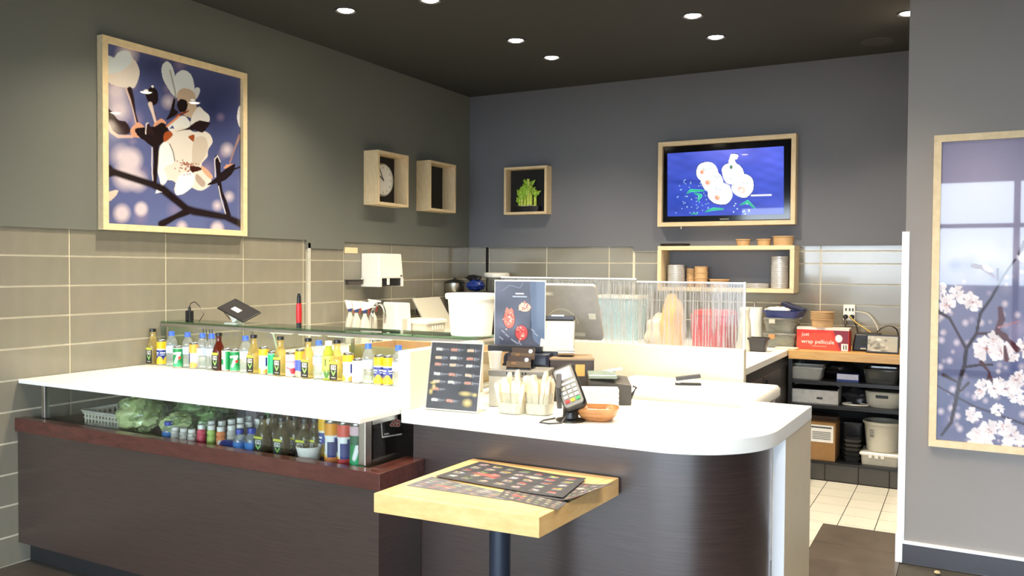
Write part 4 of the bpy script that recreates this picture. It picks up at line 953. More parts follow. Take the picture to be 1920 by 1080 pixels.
# cans in case
def d_seven2(c):
    d_seven(c); c.rect(0, 0, 100, 22, (226, 190, 196)); c.rect(0, 22, 100, 46, (26, 100, 66)); c.rect(66, 58, 90, 84, (214, 230, 224))
def d_or2(c): d_juicew(c); c.rect(0, 0, 100, 30, (236, 160, 50)); c.rect(44, 46, 66, 84, (40, 50, 110)); c.rect(0, 84, 100, 100, (226, 140, 70))
def d_red2(c): d_juicew(c); c.rect(0, 0, 100, 30, (222, 96, 80)); c.rect(44, 46, 66, 84, (40, 50, 120)); c.rect(0, 84, 100, 100, (206, 64, 64))
GC = 'tall cans in the display case'
for dr, px, lab in ((d_or2, 622, 'tall orange and navy can in display case, beside white tub'), (d_red2, 646, 'tall red and navy can in display case'), (d_seven2, 669.5, 'tall green can with pale band in display case, by corner post')):
    Stock(mk_can(dr, lab, .029, .18, grp=GC)).put((CW(px, 840, 2.595).x, 2.595, CF0))
p = CW(605, 800, 2.70); Stock(mk_can(d_juice, 'yellow can standing behind the dark tea bottles', .028, .175, grp=GC)).put((CW(608, 800, 2.68).x, 2.685, CF0))
p = CW(570, 845, 2.575); tw = thing('food_tub', 'round white plastic tub at front of display case', 'tub', (p.x, 2.605, CF0))
MB().lathe([(.04, 0), (.05, .05), (.053, .055), (.053, .062), (.047, .062), (.044, .05), (0, .048)], 28, c1=False).build('tub', WPLAS, tw, smooth=True)
# packs at the back of the case
for i, (px, py, w, c, lab) in enumerate(((458, 765, .05, (206, 200, 206), 'pale printed carton at the back of display case'), (478, 767, .07, (214, 196, 204), 'pale pink carton at the back of display case'), (512, 772, .06, (60, 140, 84), 'green bottle shaped pack at back of display case'), (550, 780, .08, (206, 120, 140), 'pink packet at the back of display case'), (585, 785, .08, (150, 70, 84), 'dark red packet at the back of display case'), (610, 786, .05, (110, 90, 100), 'grey mauve packet at back of display case'))):
    p = CW(px, py, 3.08); t = thing('drink_carton', lab, 'carton', (p.x, 3.08, CF0)); h = .195
    B(-w/2, w/2, -.03, .03, 0, h*.88).build('body', mat('carton %d' % i, c, .4, var=.25, scale=60), t, bevel=.004); MB().hexa([(-w/2, -.03, h*.88), (w/2, -.03, h*.88), (w/2, .03, h*.88), (-w/2, .03, h*.88)], [(-w/2, -.004, h), (w/2, -.004, h), (w/2, .004, h), (-w/2, .004, h)]).build('gable', WPLAS, t)

# ================================================================ ON THE SERVICE COUNTER
# menu in a clear upright holder
pa, pb_ = W(797, 766, 'z', TOP+.004), W(896, 774, 'z', TOP+.004)
ex = (pb_-pa); wM = ex.length; exn = ex.normalized(); nrm = Vector((-exn.y, exn.x, 0))
up = (Vector((0, 0, 1))*math.cos(.20)+nrm*math.sin(.20)); hM = .272
mh = thing('menu_holder', 'clear acrylic holder with black sushi menu card, standing on white counter', 'menu holder', pa)
cv = CV(110, 140, [(0, 0), (78, 0), (78, 104), (0, 104)], (56, 53, 60)); rg = np.random.RandomState(2)
cv.noise(.25, .08, .06, 5)
for j, y in enumerate((10, 23, 34, 49, 61, 73, 90)):
    for i, x in enumerate((7, 30, 55)):
        if (j == 5 and i > 0) or (j == 6 and i > 1): continue
        k = ((226, 220, 214), (230, 200, 170), (214, 150, 130))[(i*2+j) % 3]
        for q in range(4): cv.disc(x+1.5+q*2.4, y+rg.rand()*1.0, 1.9, 2.9, k, soft=.3)
        cv.rect(x+11, y-2, x+13, y+3.4, (156, 156, 166), .8); cv.rect(x+11, y-.6, x+19+rg.rand()*3, y+1.2, (156, 156, 166), .7); cv.rect(x+12, y+2, x+17, y+3.2, (130, 130, 140), .6)
for (x, y, rx, ry) in ((7, 64, 6, 3), (9, 70, 4, 5), (5, 78, 4, 6), (58, 78, 12, 5), (62, 92, 9, 8), (72, 79, 5, 4)): cv.disc(x, y, rx, ry, (236, 206, 128), soft=.8, al=.9)
def mm(u, v, off=0): return tuple(exn*(wM*(.015+.97*u))+up*(hM*(.985-.97*v))-nrm*off)
cv.build('menu_card', lambda u, v: mm(u, v, .0), PRINT, mh)
o0 = nrm*-.004
MB().hexa([o0, ex+o0, ex+nrm*.001, nrm*.001], [up*hM+o0, up*hM+ex+o0, up*hM+ex+nrm*.001, up*hM+nrm*.001]).build('acrylic_sheet', ACRYL, mh)
for d0 in (0, hM-.003): MB().hexa([up*d0+o0, up*d0+ex+o0, up*d0+ex+nrm*.003, up*d0+nrm*.003], [up*(d0+.004)+o0, up*(d0+.004)+ex+o0, up*(d0+.004)+ex+nrm*.003, up*(d0+.004)+nrm*.003]).build('edge_strip', WPLAS, mh)
for d0 in (0, wM-.004): MB().hexa([exn*d0+o0, exn*(d0+.004)+o0, exn*(d0+.004)+nrm*.003, exn*d0+nrm*.003], [exn*d0+o0+up*hM, exn*(d0+.004)+o0+up*hM, exn*(d0+.004)+nrm*.003+up*hM, exn*d0+nrm*.003+up*hM]).build('edge_strip', WPLAS, mh)
MB().hexa([Vector((0, 0, -.004)), ex+Vector((0, 0, -.004)), ex+nrm*.09+Vector((0, 0, -.004)), nrm*.09+Vector((0, 0, -.004))], [Vector((0, 0, -.001)), ex+Vector((0, 0, -.001)), ex+nrm*.09+Vector((0, 0, -.001)), nrm*.09+Vector((0, 0, -.001))]).build('acrylic_foot', ACRYL, mh)
# grey till box with steel lip
RZ = math.radians(14)
gb = thing('grey_counter_box', 'grey box with darker top lip, behind the chopstick cups', 'box', (2.53, 3.085, TOP), RZ)
B(-.125, .115, -.08, .08, 0, .128).build('body', LGREY, gb, bevel=.003); B(-.127, .117, -.083, .082, .128, .152).build('top_lip', GREY, gb, bevel=.003)
for i in range(7): B(-.05+i*.013, -.043+i*.013, -.0838, -.083, .136, .146).build('vent_slot', BLACK, gb)
# receipt printer carrying the flyer
rp = thing('receipt_printer', 'blue-black receipt printer box under the flyer stand', 'printer', (2.475, 3.25, TOP), RZ)
MB().tub([(.20, .155, 0), (.20, .155, .185), (.19, .145, .2)], .015).build('body', mat('blue black casing', (36, 40, 56), .35), rp, smooth=True)
B(-.10, .10, -.0795, -.077, .10, .16).build('paper_door', BLACK, rp); B(-.08, .08, -.082, -.079, .09, .096).build('paper_slot', DGREY, rp)
fy = thing('flyer_stand', 'upright flyer of red sushi on dark slate in black based stand', 'flyer stand', (2.405, 3.29, TOP+.2), math.radians(10))
B(-.135, .115, -.045, .045, 0, .028).build('base', mat('navy black base', (34, 36, 44), .4), fy, bevel=.003)
fyw, fyh = .232, .283
cv = CV(84, 108, [(0, 0), (100, 0), (100, 134), (0, 134)], (88, 92, 108)); cv.noise(.2, .04, .05, 3)
cv.poly([(72, 0), (100, 0), (100, 120), (80, 124), (74, 90), (72, 40)], (120, 140, 168), .6, sm=4)  # pale right strip: glare of the plastic painted into the print
for (x, y, rx, ry, k) in ((29, 80, 12, 20, (222, 118, 100)), (54, 108, 13, 17, (206, 84, 84)), (60, 54, 13, 10, (226, 190, 170))):
    cv.disc(x, y, rx+1.5, ry+1.5, (40, 40, 50), soft=.15); cv.disc(x, y, rx, ry, k, soft=.12)
    rg = np.random.RandomState(int(x))
    for q in range(26): cv.disc(x+rg.randn()*rx*.4, y+rg.randn()*ry*.4, 2, 2, ((240, 170, 150), (170, 50, 50), (236, 220, 200))[q % 3], soft=.6)
cv.poly([(20, 66), (24, 54), (29, 60), (34, 56), (38, 66)], (226, 130, 110))
for (x, y) in ((14, 104), (22, 112), (10, 118), (34, 122), (40, 126), (48, 128), (74, 100), (80, 108)): cv.line([(x, y), (x+6, y+5)], 2.4, (160, 166, 184))
cv.rect(42, 24, 58, 27, (232, 234, 240)); cv.rect(36, 31, 64, 33, (176, 184, 200)); cv.line([(14, 20), (30, 8), (50, 14), (56, 4)], 1.4, (120, 130, 156))
cv.build('flyer', flat((-.116, -.004, .028+fyh), (fyw, 0, 0), (0, 0, -fyh)), PRINTG, fy)
B(-.119, .119, -.003, .0, .028, .034+fyh).build('backing_sheet', WPLAS, fy)
# business card holders
for i, (z, dy, lab) in enumerate(((0, 0, 'front dark acrylic card holder with round white logo card'), (.03, .055, 'rear dark acrylic card holder with round white logo card'))):
    t = thing('card_holder', lab, 'card holder', (2.53+i*-.01, 3.05+dy, TOP+.152+z*0), RZ, 'card holders on the grey box')
    m = Matrix.Translation((0, 0, .03+z)) @ Matrix.Rotation(math.radians(-22), 4, 'X')
    MB().obox(m, .10, .006, .05).build('card', mat('dark brown card', (58, 46, 42), .35), t)
    MB().obox(m @ Matrix.Translation((0, -.006, -.012)), .104, .003, .026).build('acrylic_lip', glass('brown acrylic %d' % i, (190, 170, 150), 1.2, .03, .2), t)
    MB().lathe([(.0, 0), (.0085, 0)], 18, c0=False, c1=False, m=m @ Matrix.Translation((.032, -.0045, .010)) @ Matrix.Rotation(math.pi/2, 4, 'X')).build('logo_disc', PAPER, t)
    MB().obox(m @ Matrix.Translation((-.022, -.0045, -.006)), .02, .001, .012).build('gold_mark', mat('gold print', (196, 160, 90), .4), t)
    B(-.05, .05, -.02, .02, 0, .006).build('foot', BLACK, t)
    if z: B(-.045, .045, -.003, .003, .006, z+.012).build('riser', BLACK, t)
# brown cash drawer box
bx = thing('till_box', 'dark brown till box with price sticker, under cream till printer', 'box', (2.635, 3.345, TOP), math.radians(28))
B(-.10, .09, -.085, .085, 0, .182).build('body', mat('brown till case', (64, 52, 44), .45, var=.12), bx, bevel=.004); B(-.101, .091, -.086, .086, .178, .186).build('top_edge', mat('tan edge', (150, 124, 96), .5), bx)
B(.01, .05, -.0862, -.085, .11, .16).build('sticker', mat('orange sticker', (226, 170, 90), .5), bx)
# cream till printer on top
cp = thing('cream_till_printer', 'cream slanted till printer with dark hinge bar, on brown box', 'printer', (2.555, 3.36, TOP+.186), math.radians(22))
MB().hexa([(-.075, -.06, .02), (.075, -.06, .02), (.075, .05, .02), (-.075, .05, .02)], [(-.062, .0, .15), (.078, .0, .15), (.078, .05, .155), (-.062, .05, .155)]).build('sloped_case', LGREY, cp, bevel=.004)
B(-.075, .07, -.05, .05, 0, .02).build('foot', BLACK, cp); MB().obox(Matrix.Translation((.008, .02, .165)), .14, .035, .02).build('hinge_bar', DGREY, cp, bevel=.004)
B(-.025, .03, .0, .006, .172, .178).build('hinge_pin', STEEL, cp)
MB().lathe([(.016, -.035), (.016, .035)], 16, m=Matrix.Translation((.045, -.07, .02)) @ Matrix.Rotation(math.pi/2, 4, 'Y')).build('roller', STEEL, cp, smooth=True)
# monitor
mo = thing('till_monitor', 'large grey till monitor seen from behind, leaning forward', 'monitor', (2.60, 3.47, 1.08), math.radians(4))
mo.location = (2.455, 3.66, .0)
mt = Matrix.Translation((0, -.08, 1.29)) @ Matrix.Rotation(math.radians(27), 4, 'X')
MB().tub([(.40, .285, -.012), (.405, .29, -.004), (.405, .29, .012), (.36, .245, .02)], .018, m=mt @ Matrix.Rotation(math.pi/2, 4, 'X')).build('rear_shell', mat('monitor grey', (164, 160, 152), .35), mo, smooth=True)
MB().obox(mt @ Matrix.Translation((.0, .013, 0)), .38, .003, .26).build('screen', BLACK, mo)
MB().obox(mt @ Matrix.Translation((-.03, -.0212, .105)), .055, .002, .022).build('logo_plate', LGREY, mo); MB().lathe([(.0, 0), (.018, 0)], 20, c0=False, c1=False, m=mt @ Matrix.Translation((-.03, -.0226, .105)) @ Matrix.Scale(.35, 4, (0, 0, 1)) @ Matrix.Rotation(math.pi/2, 4, 'X')).build('logo_mark', WPLAS, mo)
MB().obox(mt @ Matrix.Translation((.17, -.021, -.01)), .035, .004, .03).build('side_label', OFFW, mo); MB().obox(mt @ Matrix.Translation((.09, -.0212, -.11)), .06, .002, .02).build('rating_label', LGREY, mo)
MB().tube([mt @ Vector((.02+.075*math.cos(a), -.022, -.05+.075*math.sin(a))) for a in [math.radians(d) for d in range(0, 181, 15)]], .002, 6).build('cable_arc', OFFW, mo)
B(-.06, .06, -.06, .06, 0, .02).build('stand_foot', BLACK, mo); B(-.03, .03, -.02, .02, .02, 1.22).build('stand_post', BLACK, mo)
# chopstick cups
def cup(px, py, y, lab, seed):
    p = W(px, py, 'z', TOP); t = thing('chopstick_cup', lab, 'cup', (p.x, y, TOP), group='clear cups of paper sleeved chopsticks')
    MB().tub([(.098, .085, 0), (.098, .085, .003), (.108, .094, .085), (.104, .09, .085), (.094, .081, .004)], .03, 6, c1=False).build('clear_cup', ACRYL, t, smooth=True)
    cc = t.children[0]; MB().tub([(.101, .088, .004), (.105, .092, .045)], .03, 6, c0=False, c1=False).build('printed_band', glass('printed film %d' % seed, (248, 244, 232), 1.0, .1, .35), cc, smooth=True)
    rg = np.random.RandomState(seed)
    for k in range(14):
        a = rg.uniform(-.45, .45); b = rg.uniform(-.16, .16); x, yy = -.036+.072*(k % 7)/6, -.022+.044*(k//7); h = rg.uniform(.115, .165); w = rg.uniform(.017, .026)
        m = Matrix.Translation((p.x+x, y+yy, TOP+.006)) @ Matrix.Rotation(b, 4, 'X') @ Matrix.Rotation(x*5+a*.25, 4, 'Y')
        q = [(-w*.35, -.003, 0), (w*.35, -.003, 0), (w*.35, .003, 0), (-w*.35, .003, 0)]; r_ = [(-w*.5, -.004, h*.9), (w*.5, -.004, h*.9), (w*.5, .004, h*.9), (-w*.5, .004, h*.9)]; s_ = [(-w*.3, -.003, h), (w*.36, -.003, h*1.02), (w*.36, .003, h*1.02), (-w*.3, .003, h)]
        o = MB().loft([[m @ Vector(v) for v in z] for z in (q, r_, s_)]).build('chopsticks', SLEEVE)
        tag(o, 'paper sleeved chopsticks standing in the '+('cup beside the menu holder' if seed == 1 else 'cup beside the card terminal'), 'chopsticks', 'paper sleeved chopsticks')
cup(951, 777, 2.90, 'clear cup of wrapped chopsticks beside the menu holder', 1)
cup(1003, 779, 2.93, 'clear cup of wrapped chopsticks beside the card terminal', 2)
# card terminal on its stand
p = W(1058, 792, 'z', TOP)
ct = thing('card_terminal', 'black card payment terminal on tilted stand, coloured keys and lit screen', 'card terminal', (p.x+.005, p.y+.045, TOP), math.radians(22))
MB().lathe([(.055, 0), (.055, .006), (.03, .012), (.028, .05), (.02, .062)], 24).build('stand_base', BLACK, ct, smooth=True)
MB().tube([(0, 0, .05), (-.005, .005, .09)], .016, 10).build('stand_neck', BLACK, ct, smooth=True)
MB().obox(Matrix.Translation((-.045, .03, .105)) @ Matrix.Rotation(math.radians(-42), 4, 'X'), .02, .14, .07).build('stand_cradle', DGREY, ct, bevel=.004)
tm = Matrix.Translation((-.006, .006, .122)) @ Matrix.Rotation(math.radians(-24), 4, 'Y') @ Matrix.Rotation(math.radians(54), 4, 'X') @ Matrix.Scale(1.12, 4)
MB().tub([(.068, .160, -.02), (.078, .168, -.008), (.078, .168, .008), (.070, .160, .014)], .016, m=tm).build('body', BLACK, ct, smooth=True)
fpl = MB().tub([(.066, .150, .014), (.064, .148, .0155)], .01, m=tm).build('face_plate', GREY, ct)
sc_ = MB().obox(tm @ Matrix.Translation((0, .048, .0162)), .05, .04, .001).build('display', mat('lit grey display', (206, 212, 236), .3, emis=.5), ct)
MB().obox(tm @ Matrix.Translation((0, .012, .0165)), .056, .008, .002).build('brand_strip', WPLAS, ct)
for j in range(4):
    for i in range(3):
        k = LGREY if j < 3 else (RED, mat('yellow key', (226, 190, 40), .4), mat('green key', (40, 170, 80), .4))[i]
        MB().obox(tm @ Matrix.Translation((-.019+i*.019, -.006-j*.0165, .017)), .014, .0105, .004).build('key', k, fpl)
MB().tube([(.0, -.01, .07), (-.01, -.04, .03), (-.03, -.075, .004), (-.075, -.095, .004), (-.11, -.075, .004), (-.10, -.03, .004), (-.06, .02, .004)], .003, 8).build('cable', DGREY, ct, smooth=True)
# wooden bowl
p = W(1113, 792, 'z', TOP)
wbw = thing('wooden_bowl', 'small square acacia wood bowl beside the card terminal', 'bowl', (p.x-.006, p.y+.05, TOP), math.radians(20))
MB().tub([(.10, .07, 0), (.115, .085, .005), (.145, .11, .024), (.163, .126, .05), (.158, .121, .052), (.138, .102, .028), (.10, .07, .012), (.02, .02, .011)], .045, 8).build('bowl', BOWLW, wbw, smooth=True)
# napkins
np_ = thing('napkin_box', 'white block of paper napkins behind the wooden bowl', 'napkins', (2.84, 3.17, TOP), math.radians(25))
for i in range(9): MB().tub([(.15-.002*(i % 2), .11, .0+i*.0092), (.15-.002*(i % 2), .11, .0085+i*.0092)], .01, 3).build('napkin_layer', PAPER, np_)
# second terminal / label printer
lp = thing('ticket_printer', 'black ticket printer with greenish glass lid and paper, behind napkins', 'printer', (2.815, 3.325, TOP), math.radians(28))
MB().hexa([(-.09, -.07, 0), (.09, -.07, 0), (.09, .07, 0), (-.09, .07, 0)], [(-.09, -.07, .105), (.09, -.07, .085), (.09, .07, .105), (-.09, .07, .125)]).build('case', mat('charcoal casing', (72, 68, 62), .5), lp, bevel=.006)
MB().obox(Matrix.Translation((-.03, -.03, .123)) @ Matrix.Rotation(math.radians(8), 4, 'X'), .12, .085, .016).build('lid', mat('green grey lid', (126, 140, 130), .2), lp, bevel=.005)
MB().obox(Matrix.Translation((.02, .02, .137)) @ Matrix.Rotation(math.radians(-10), 4, 'Y'), .08, .06, .003).build('paper', PAPER, lp)
MB().tube([(.09, -.03, .02), (.10, -.03, .045), (.115, -.03, .07), (.10, -.03, .075)], .006, 6).build('side_clip', DGREY, lp)

# ================================================================ LEFT BACK KITCHEN
# towel dispenser
td = thing('towel_dispenser', 'white paper towel dispenser on taupe tiles, black slot below', 'dispenser', (0, 5.18, 1.338), math.pi/2)
MB().hexa([(0, -.18, .065), (.31, -.18, .065), (.31, 0, .065), (0, 0, .065)], [(0, -.17, .258), (.31, -.16, .258), (.31, 0, .258), (0, 0, .258)]).build('cover', WPLAS, td, bevel=.008)
B(0, .03, -.18, 0, 0, .068).build('side_cheek', WPLAS, td); B(.29, .31, -.18, 0, 0, .068).build('side_cheek', WPLAS, td); B(.03, .29, -.165, 0, .006, .066).build('paper_mouth', BLACK, td)
MB().obox(Matrix.Translation((.12, -.172, .04)), .03, .006, .05).build('lever', WPLAS, td); MB().obox(Matrix.Translation((.28, -.182, .085)), .022, .002, .010).build('maker_mark', DGREY, td)
p0 = W(646, 469, 'x', 0); p1 = W(670, 469, 'x', 0)
o = tag(B(0, .003, 0, p1.y-p0.y, -.022, .022).build('wall_notice', mat('cream sticker', (238, 214, 170), .6), None, (.0005, p0.y, p0.z)), 'small cream notice strip stuck near top of taupe tiles', 'sign')
p0 = W(646, 529, 'x', 0); p1 = W(692, 529, 'x', 0)
kr = thing('knife_rail', 'dark narrow rail fixed on taupe tiles beside towel dispenser', 'rail', (0, p0.y, p0.z))
B(0, .03, .01, 5.165-p0.y, -.02, .012).build('rail', mat('dark bronze rail', (66, 58, 50), .4), kr, bevel=.003); B(0, .036, .0, 5.17-p0.y, .012, .018).build('lip', BLACK, kr)
ZK = .915
def at(px, x, z=ZK):
    p = W(px, 600, 'x', x); return (x, p.y, z)
def mk_spray():
    t = thing('spray_bottle', 'white spray bottle with trigger head by the sink', 'spray bottle', group='spray bottles by the sink')
    MB().tub([(.08, .06, 0), (.085, .065, .01), (.085, .065, .13), (.07, .055, .17), (.036, .034, .2), (.03, .03, .215)], .02).build('bottle', mat('cloudy bottle', (206, 204, 190), .35), t, smooth=True)
    MB().lathe([(.016, .222), (.016, .24)], 14).build('collar', DBLUE, t); MB().hexa([(-.025, -.016, .235), (.045, -.016, .25), (.045, .016, .25), (-.025, .016, .235)], [(-.05, -.014, .30), (.085, -.012, .285), (.085, .012, .285), (-.05, .014, .30)]).build('head', WPLAS, t, bevel=.004)
    MB().tube([(.035, 0, .262), (.04, 0, .235), (.032, 0, .21)], .006, 6).build('trigger', RED, t)
    MB().tub([(.06, .058, .06), (.06, .058, .11)], .01).build('label', mat('label orange', (220, 150, 110), .5, var=.3, scale=40), t)
    return t
KS = Stock(mk_spray)
for i, (px, x, lab) in enumerate(((656, .10, 'spray bottle with dark blue collar nearest the tile joint'), (668, .20, 'spray bottle with red trigger between two others'), (684, .31, 'plain white spray bottle beside the faucet'), (699, .12, 'rear white spray bottle behind the faucet'))): KS.put(at(px, x), math.radians(60), lab, (.82, .82, 1.1))
fa = thing('faucet', 'chrome gooseneck faucet over the sink', 'faucet', at(706, .38))
MB().lathe([(.025, 0), (.022, .02), (.013, .03)], 16).build('base', CHROME, fa, smooth=True)
MB().tube([(0, -.05, .02), (0, -.05, .2)]+[(0, -.05+.075-.075*math.cos(a), .22+.09*math.sin(a)) for a in [math.radians(d) for d in range(0, 181, 15)]]+[(0, .1, .16)], .011, 10).build('spout', CHROME, fa, smooth=True)
MB().tube([(.0, -.05, .05), (.05, -.06, .07)], .006, 8).build('lever', CHROME, fa)
wbx = thing('soap_dispenser', 'plain white boxy dispenser standing beside the faucet', 'dispenser', at(745, .30)); 
MB().hexa([(-.07, -.10, 0), (.07, -.10, 0), (.07, .10, 0), (-.07, .10, 0)], [(-.065, -.095, .31), (.06, -.095, .31), (.06, .085, .30), (-.065, .085, .30)]).build('body', WPLAS, wbx, bevel=.008); B(.066, .072, -.03, .03, .1, .18).build('window', LGREY, wbx)
sw = thing('lidded_container', 'low white plastic container with ribbed lid, behind the dispenser', 'container', at(792, .36)); MB().tub([(.26, .26, 0), (.28, .28, .14)], .03).build('tub', OFFW, sw, smooth=True); MB().tub([(.30, .30, .14), (.30, .30, .16), (.26, .26, .17)], .03).build('lid', WPLAS, sw, smooth=True)
for i in range(5): B(.141, .146, -.08+i*.035, -.06+i*.035, .09, .12).build('grip_rib', WPLAS, sw)
sk = thing('draining_board', 'cream tilted draining board propped at the wall', 'board', at(815, .16)); MB().obox(Matrix.Translation((0, 0, .17)) @ Matrix.Rotation(math.radians(58), 4, 'Y'), .34, .40, .018).build('board', OFFW, sk, bevel=.004); B(.04, .10, -.15, .15, 0, .05).build('prop', WPLAS, sk)
ol = thing('wall_socket', 'steel wall socket with black plug and white cable on tiles', 'socket', (0, W(784, 572, 'x', 0).y, W(784, 572, 'x', 0).z))
B(0, .006, -.04, .04, -.07, .07).build('plate', STEEL, ol); B(.006, .05, .0, .04, -.065, .065).build('plug', BLACK, ol, bevel=.004); MB().tube([(.04, .03, .02), (.09, .12, .03), (.1, .22, -.02), (.1, .29, -.09)], .005, 6).build('cable', OFFW, ol)
# black appliance in the corner with pots on top
ap = thing('black_rice_warmer', 'tall black kitchen appliance in the back corner carrying pots', 'appliance', (.62, 6.50, ZK))
B(-.40, .42, -.24, .24, 0, .36).build('body', BLACK, ap, bevel=.01); B(-.3, .3, -.246, -.24, .08, .3).build('door', DGREY, ap)
B(.25, .34, -.256, -.24, .19, .2).build('red_handle', mat('brick handle', (170, 70, 50), .5), ap)
ZA = ZK+.36
def bpt(px, y): return W(px, 530, 'y', y).x
pt = thing('cooking_pot', 'steel pot with black lid on the black appliance', 'pot', (bpt(853, 6.42), 6.42, ZA)); MB().lathe([(.085, 0), (.09, .01), (.09, .075)], 28).build('pot', STEEL, pt, smooth=True); MB().lathe([(.094, .075), (.094, .085), (.05, .105), (.012, .11), (.012, .125), (0, .127)], 28, c1=False).build('lid', BLACK, pt, smooth=True); MB().tube([(-.09, 0, .07), (-.15, 0, .085)], .01, 8).build('handle', BLACK, pt)
p2 = thing('blue_cloth_bundle', 'crumpled blue and black bundle beside the steel pot', 'bundle', (bpt(896, 6.44), 6.40, ZA)); MB().blob((0, 0, .06), (.085, .07, .05), 12, .1).build('blue_cloth', DBLUE, p2, smooth=True); MB().blob((-.02, .0, .125), (.075, .05, .024), 13, .15).build('black_cloth', BLACK, p2, smooth=True)
p3 = thing('frosted_container', 'frosted tub with white lid in the back corner', 'container', (bpt(931, 6.62), 6.62, ZA)); MB().lathe([(.085, 0), (.095, .13)], 24).build('tub', CLEARB, p3, smooth=True); MB().lathe([(.118, .13), (.122, .14), (.118, .165), (.10, .172), (0, .172)], 28, c1=False).build('lid', WPLAS, p3, smooth=True)
# things behind the streaked panel on the side counter and beyond
rd = thing('red_tub', 'pink-red plastic tub seen blurred behind the streaked panel', 'tub', (2.86, 4.85, .915)); MB().tub([(.20, .20, 0), (.23, .23, .31), (.24, .24, .315), (.21, .21, .31)], .03).build('tub', PINK, rd, smooth=True); MB().tub([(.22, .22, .315), (.2, .2, .34)], .03).build('cover', RED, rd, smooth=True)
og = thing('orange_bag', 'orange bag seen blurred behind the streaked panel', 'bag', (2.56, 5.0, .915)); MB().blob((0, 0, .212), (.075, .07, .2), 21, .08).build('bag', ORANGE, og, smooth=True)
cb = thing('cream_bag', 'cream paper sack seen blurred behind the streaked panel', 'sack', (2.44, 5.15, .915)); MB().blob((0, 0, .148), (.11, .09, .135), 22, .1).build('sack', SLEEVE, cb, smooth=True)

# ================================================================ WALL SHELF WITH BOWLS AND LIDS
ws = thing('wall_shelf', 'long pale oak open box shelf holding clear bowls and kraft cups, under television', 'shelf', (1.936, YB-.012, 1.314))
wS, hS, dS = 1.068, .361, .22
B(0, wS, -dS, 0, 0, .032).build('bottom_board', LWOODH, ws, bevel=.002); B(0, wS, -dS, 0, hS-.032, hS).build('top_board', LWOODH, ws, bevel=.002)
B(0, .032, -dS, 0, .032, hS-.032).build('side_board', LWOOD, ws); B(wS-.032, wS, -dS, 0, .032, hS-.032).build('side_board', LWOOD, ws); B(.032, wS-.032, -.008, 0, .032, hS-.032).build('back_panel', PAINT_B, ws)
ZS = 1.314+.0325; YS = 6.655
def sx(px, y=YS): return W(px, 500, 'y', y).x
def mk_lid(lab, r, h):
    def f():
        o = MB().lathe([(r*.96, 0), (r, .003), (r, h*.7), (r*.9, h), (r*.6, h*.9), (0, h*.85)], 24, c0=False, c1=False).build('takeaway_bowl', LIDP, smooth=True)
        return tag(o, lab, 'bowl', 'clear bowls stacked on the wall shelf')
    return f
k1 = Stock(mk_lid('clear plastic bowl in the wide stack beside the kraft cups', .072, .016)); k2 = Stock(mk_lid('clear plastic bowl in the tall stack at shelf end', .066, .017)); k3 = Stock(mk_lid('large shallow clear bowl in the low pile on shelf', .098, .014))
for i in range(13): k1.put((sx(1268), YS, ZS+i*.0135))
for i in range(17): k2.put((sx(1462), YS, ZS+i*.0145))
for i in range(3): k3.put((sx(1419), YS, ZS+i*.013))
def mk_kraft(nm, lab, cat, r0, r1, h, grp):
    def f():
        t = thing(nm, lab, cat, group=grp)
        MB().lathe([(r0, 0), (r1, h), (r1*.96, h), (r0*.95, .004), (0, .004)], 28, c1=False).build('wall', KRAFT, t, smooth=True)
        MB().lathe([(r1, h-.007), (r1*1.06, h-.005), (r1*1.06, h), (r1*.97, h+.001)], 28, c0=False, c1=False).build('rolled_rim', KRAFT, t, smooth=True)
        return t
    return f
def stack(st, x, y, z, n, dz):
    for i in range(n): st.put((x, y, z+i*dz))
GK = 'kraft cups and bowls on the wall shelf'
stack(Stock(mk_kraft('kraft_cup', 'tall stacked kraft cup, wider stack on the wall shelf', 'cup', .048, .052, .075, GK)), sx(1315), YS, ZS, 3, .045)
stack(Stock(mk_kraft('kraft_cup', 'narrow kraft cup stack squeezed beside the clear bowls', 'cup', .034, .038, .07, GK)), sx(1296, 6.70), 6.70, ZS, 3, .04)
stack(Stock(mk_kraft('kraft_bowl', 'low kraft bowl, pair stacked on the wall shelf', 'bowl', .068, .076, .042, GK)), sx(1349), YS, ZS, 2, .024)
ZT = 1.675
Stock(mk_kraft('kraft_bowl', 'small kraft bowl on shelf top beside empty space', 'bowl', .046, .055, .052, GK)).put((sx(1394), YS-.02, ZT))
Stock(mk_kraft('kraft_bowl', 'small kraft bowl on shelf top beside the larger bowl', 'bowl', .046, .054, .052, GK)).put((sx(1432), YS, ZT))
Stock(mk_kraft('kraft_bowl', 'larger kraft bowl at end of shelf top', 'bowl', .07, .077, .072, GK)).put((sx(1468), YS, ZT))
bl_ = thing('black_tray', 'flat black tray lying on shelf top under television', 'tray', (sx(1265), 6.66, ZT)); MB().tub([(.22, .12, 0), (.24, .14, .02), (.23, .13, .022), (.21, .11, .006)], .05, 6).build('tray', BLACKM, bl_, smooth=True)

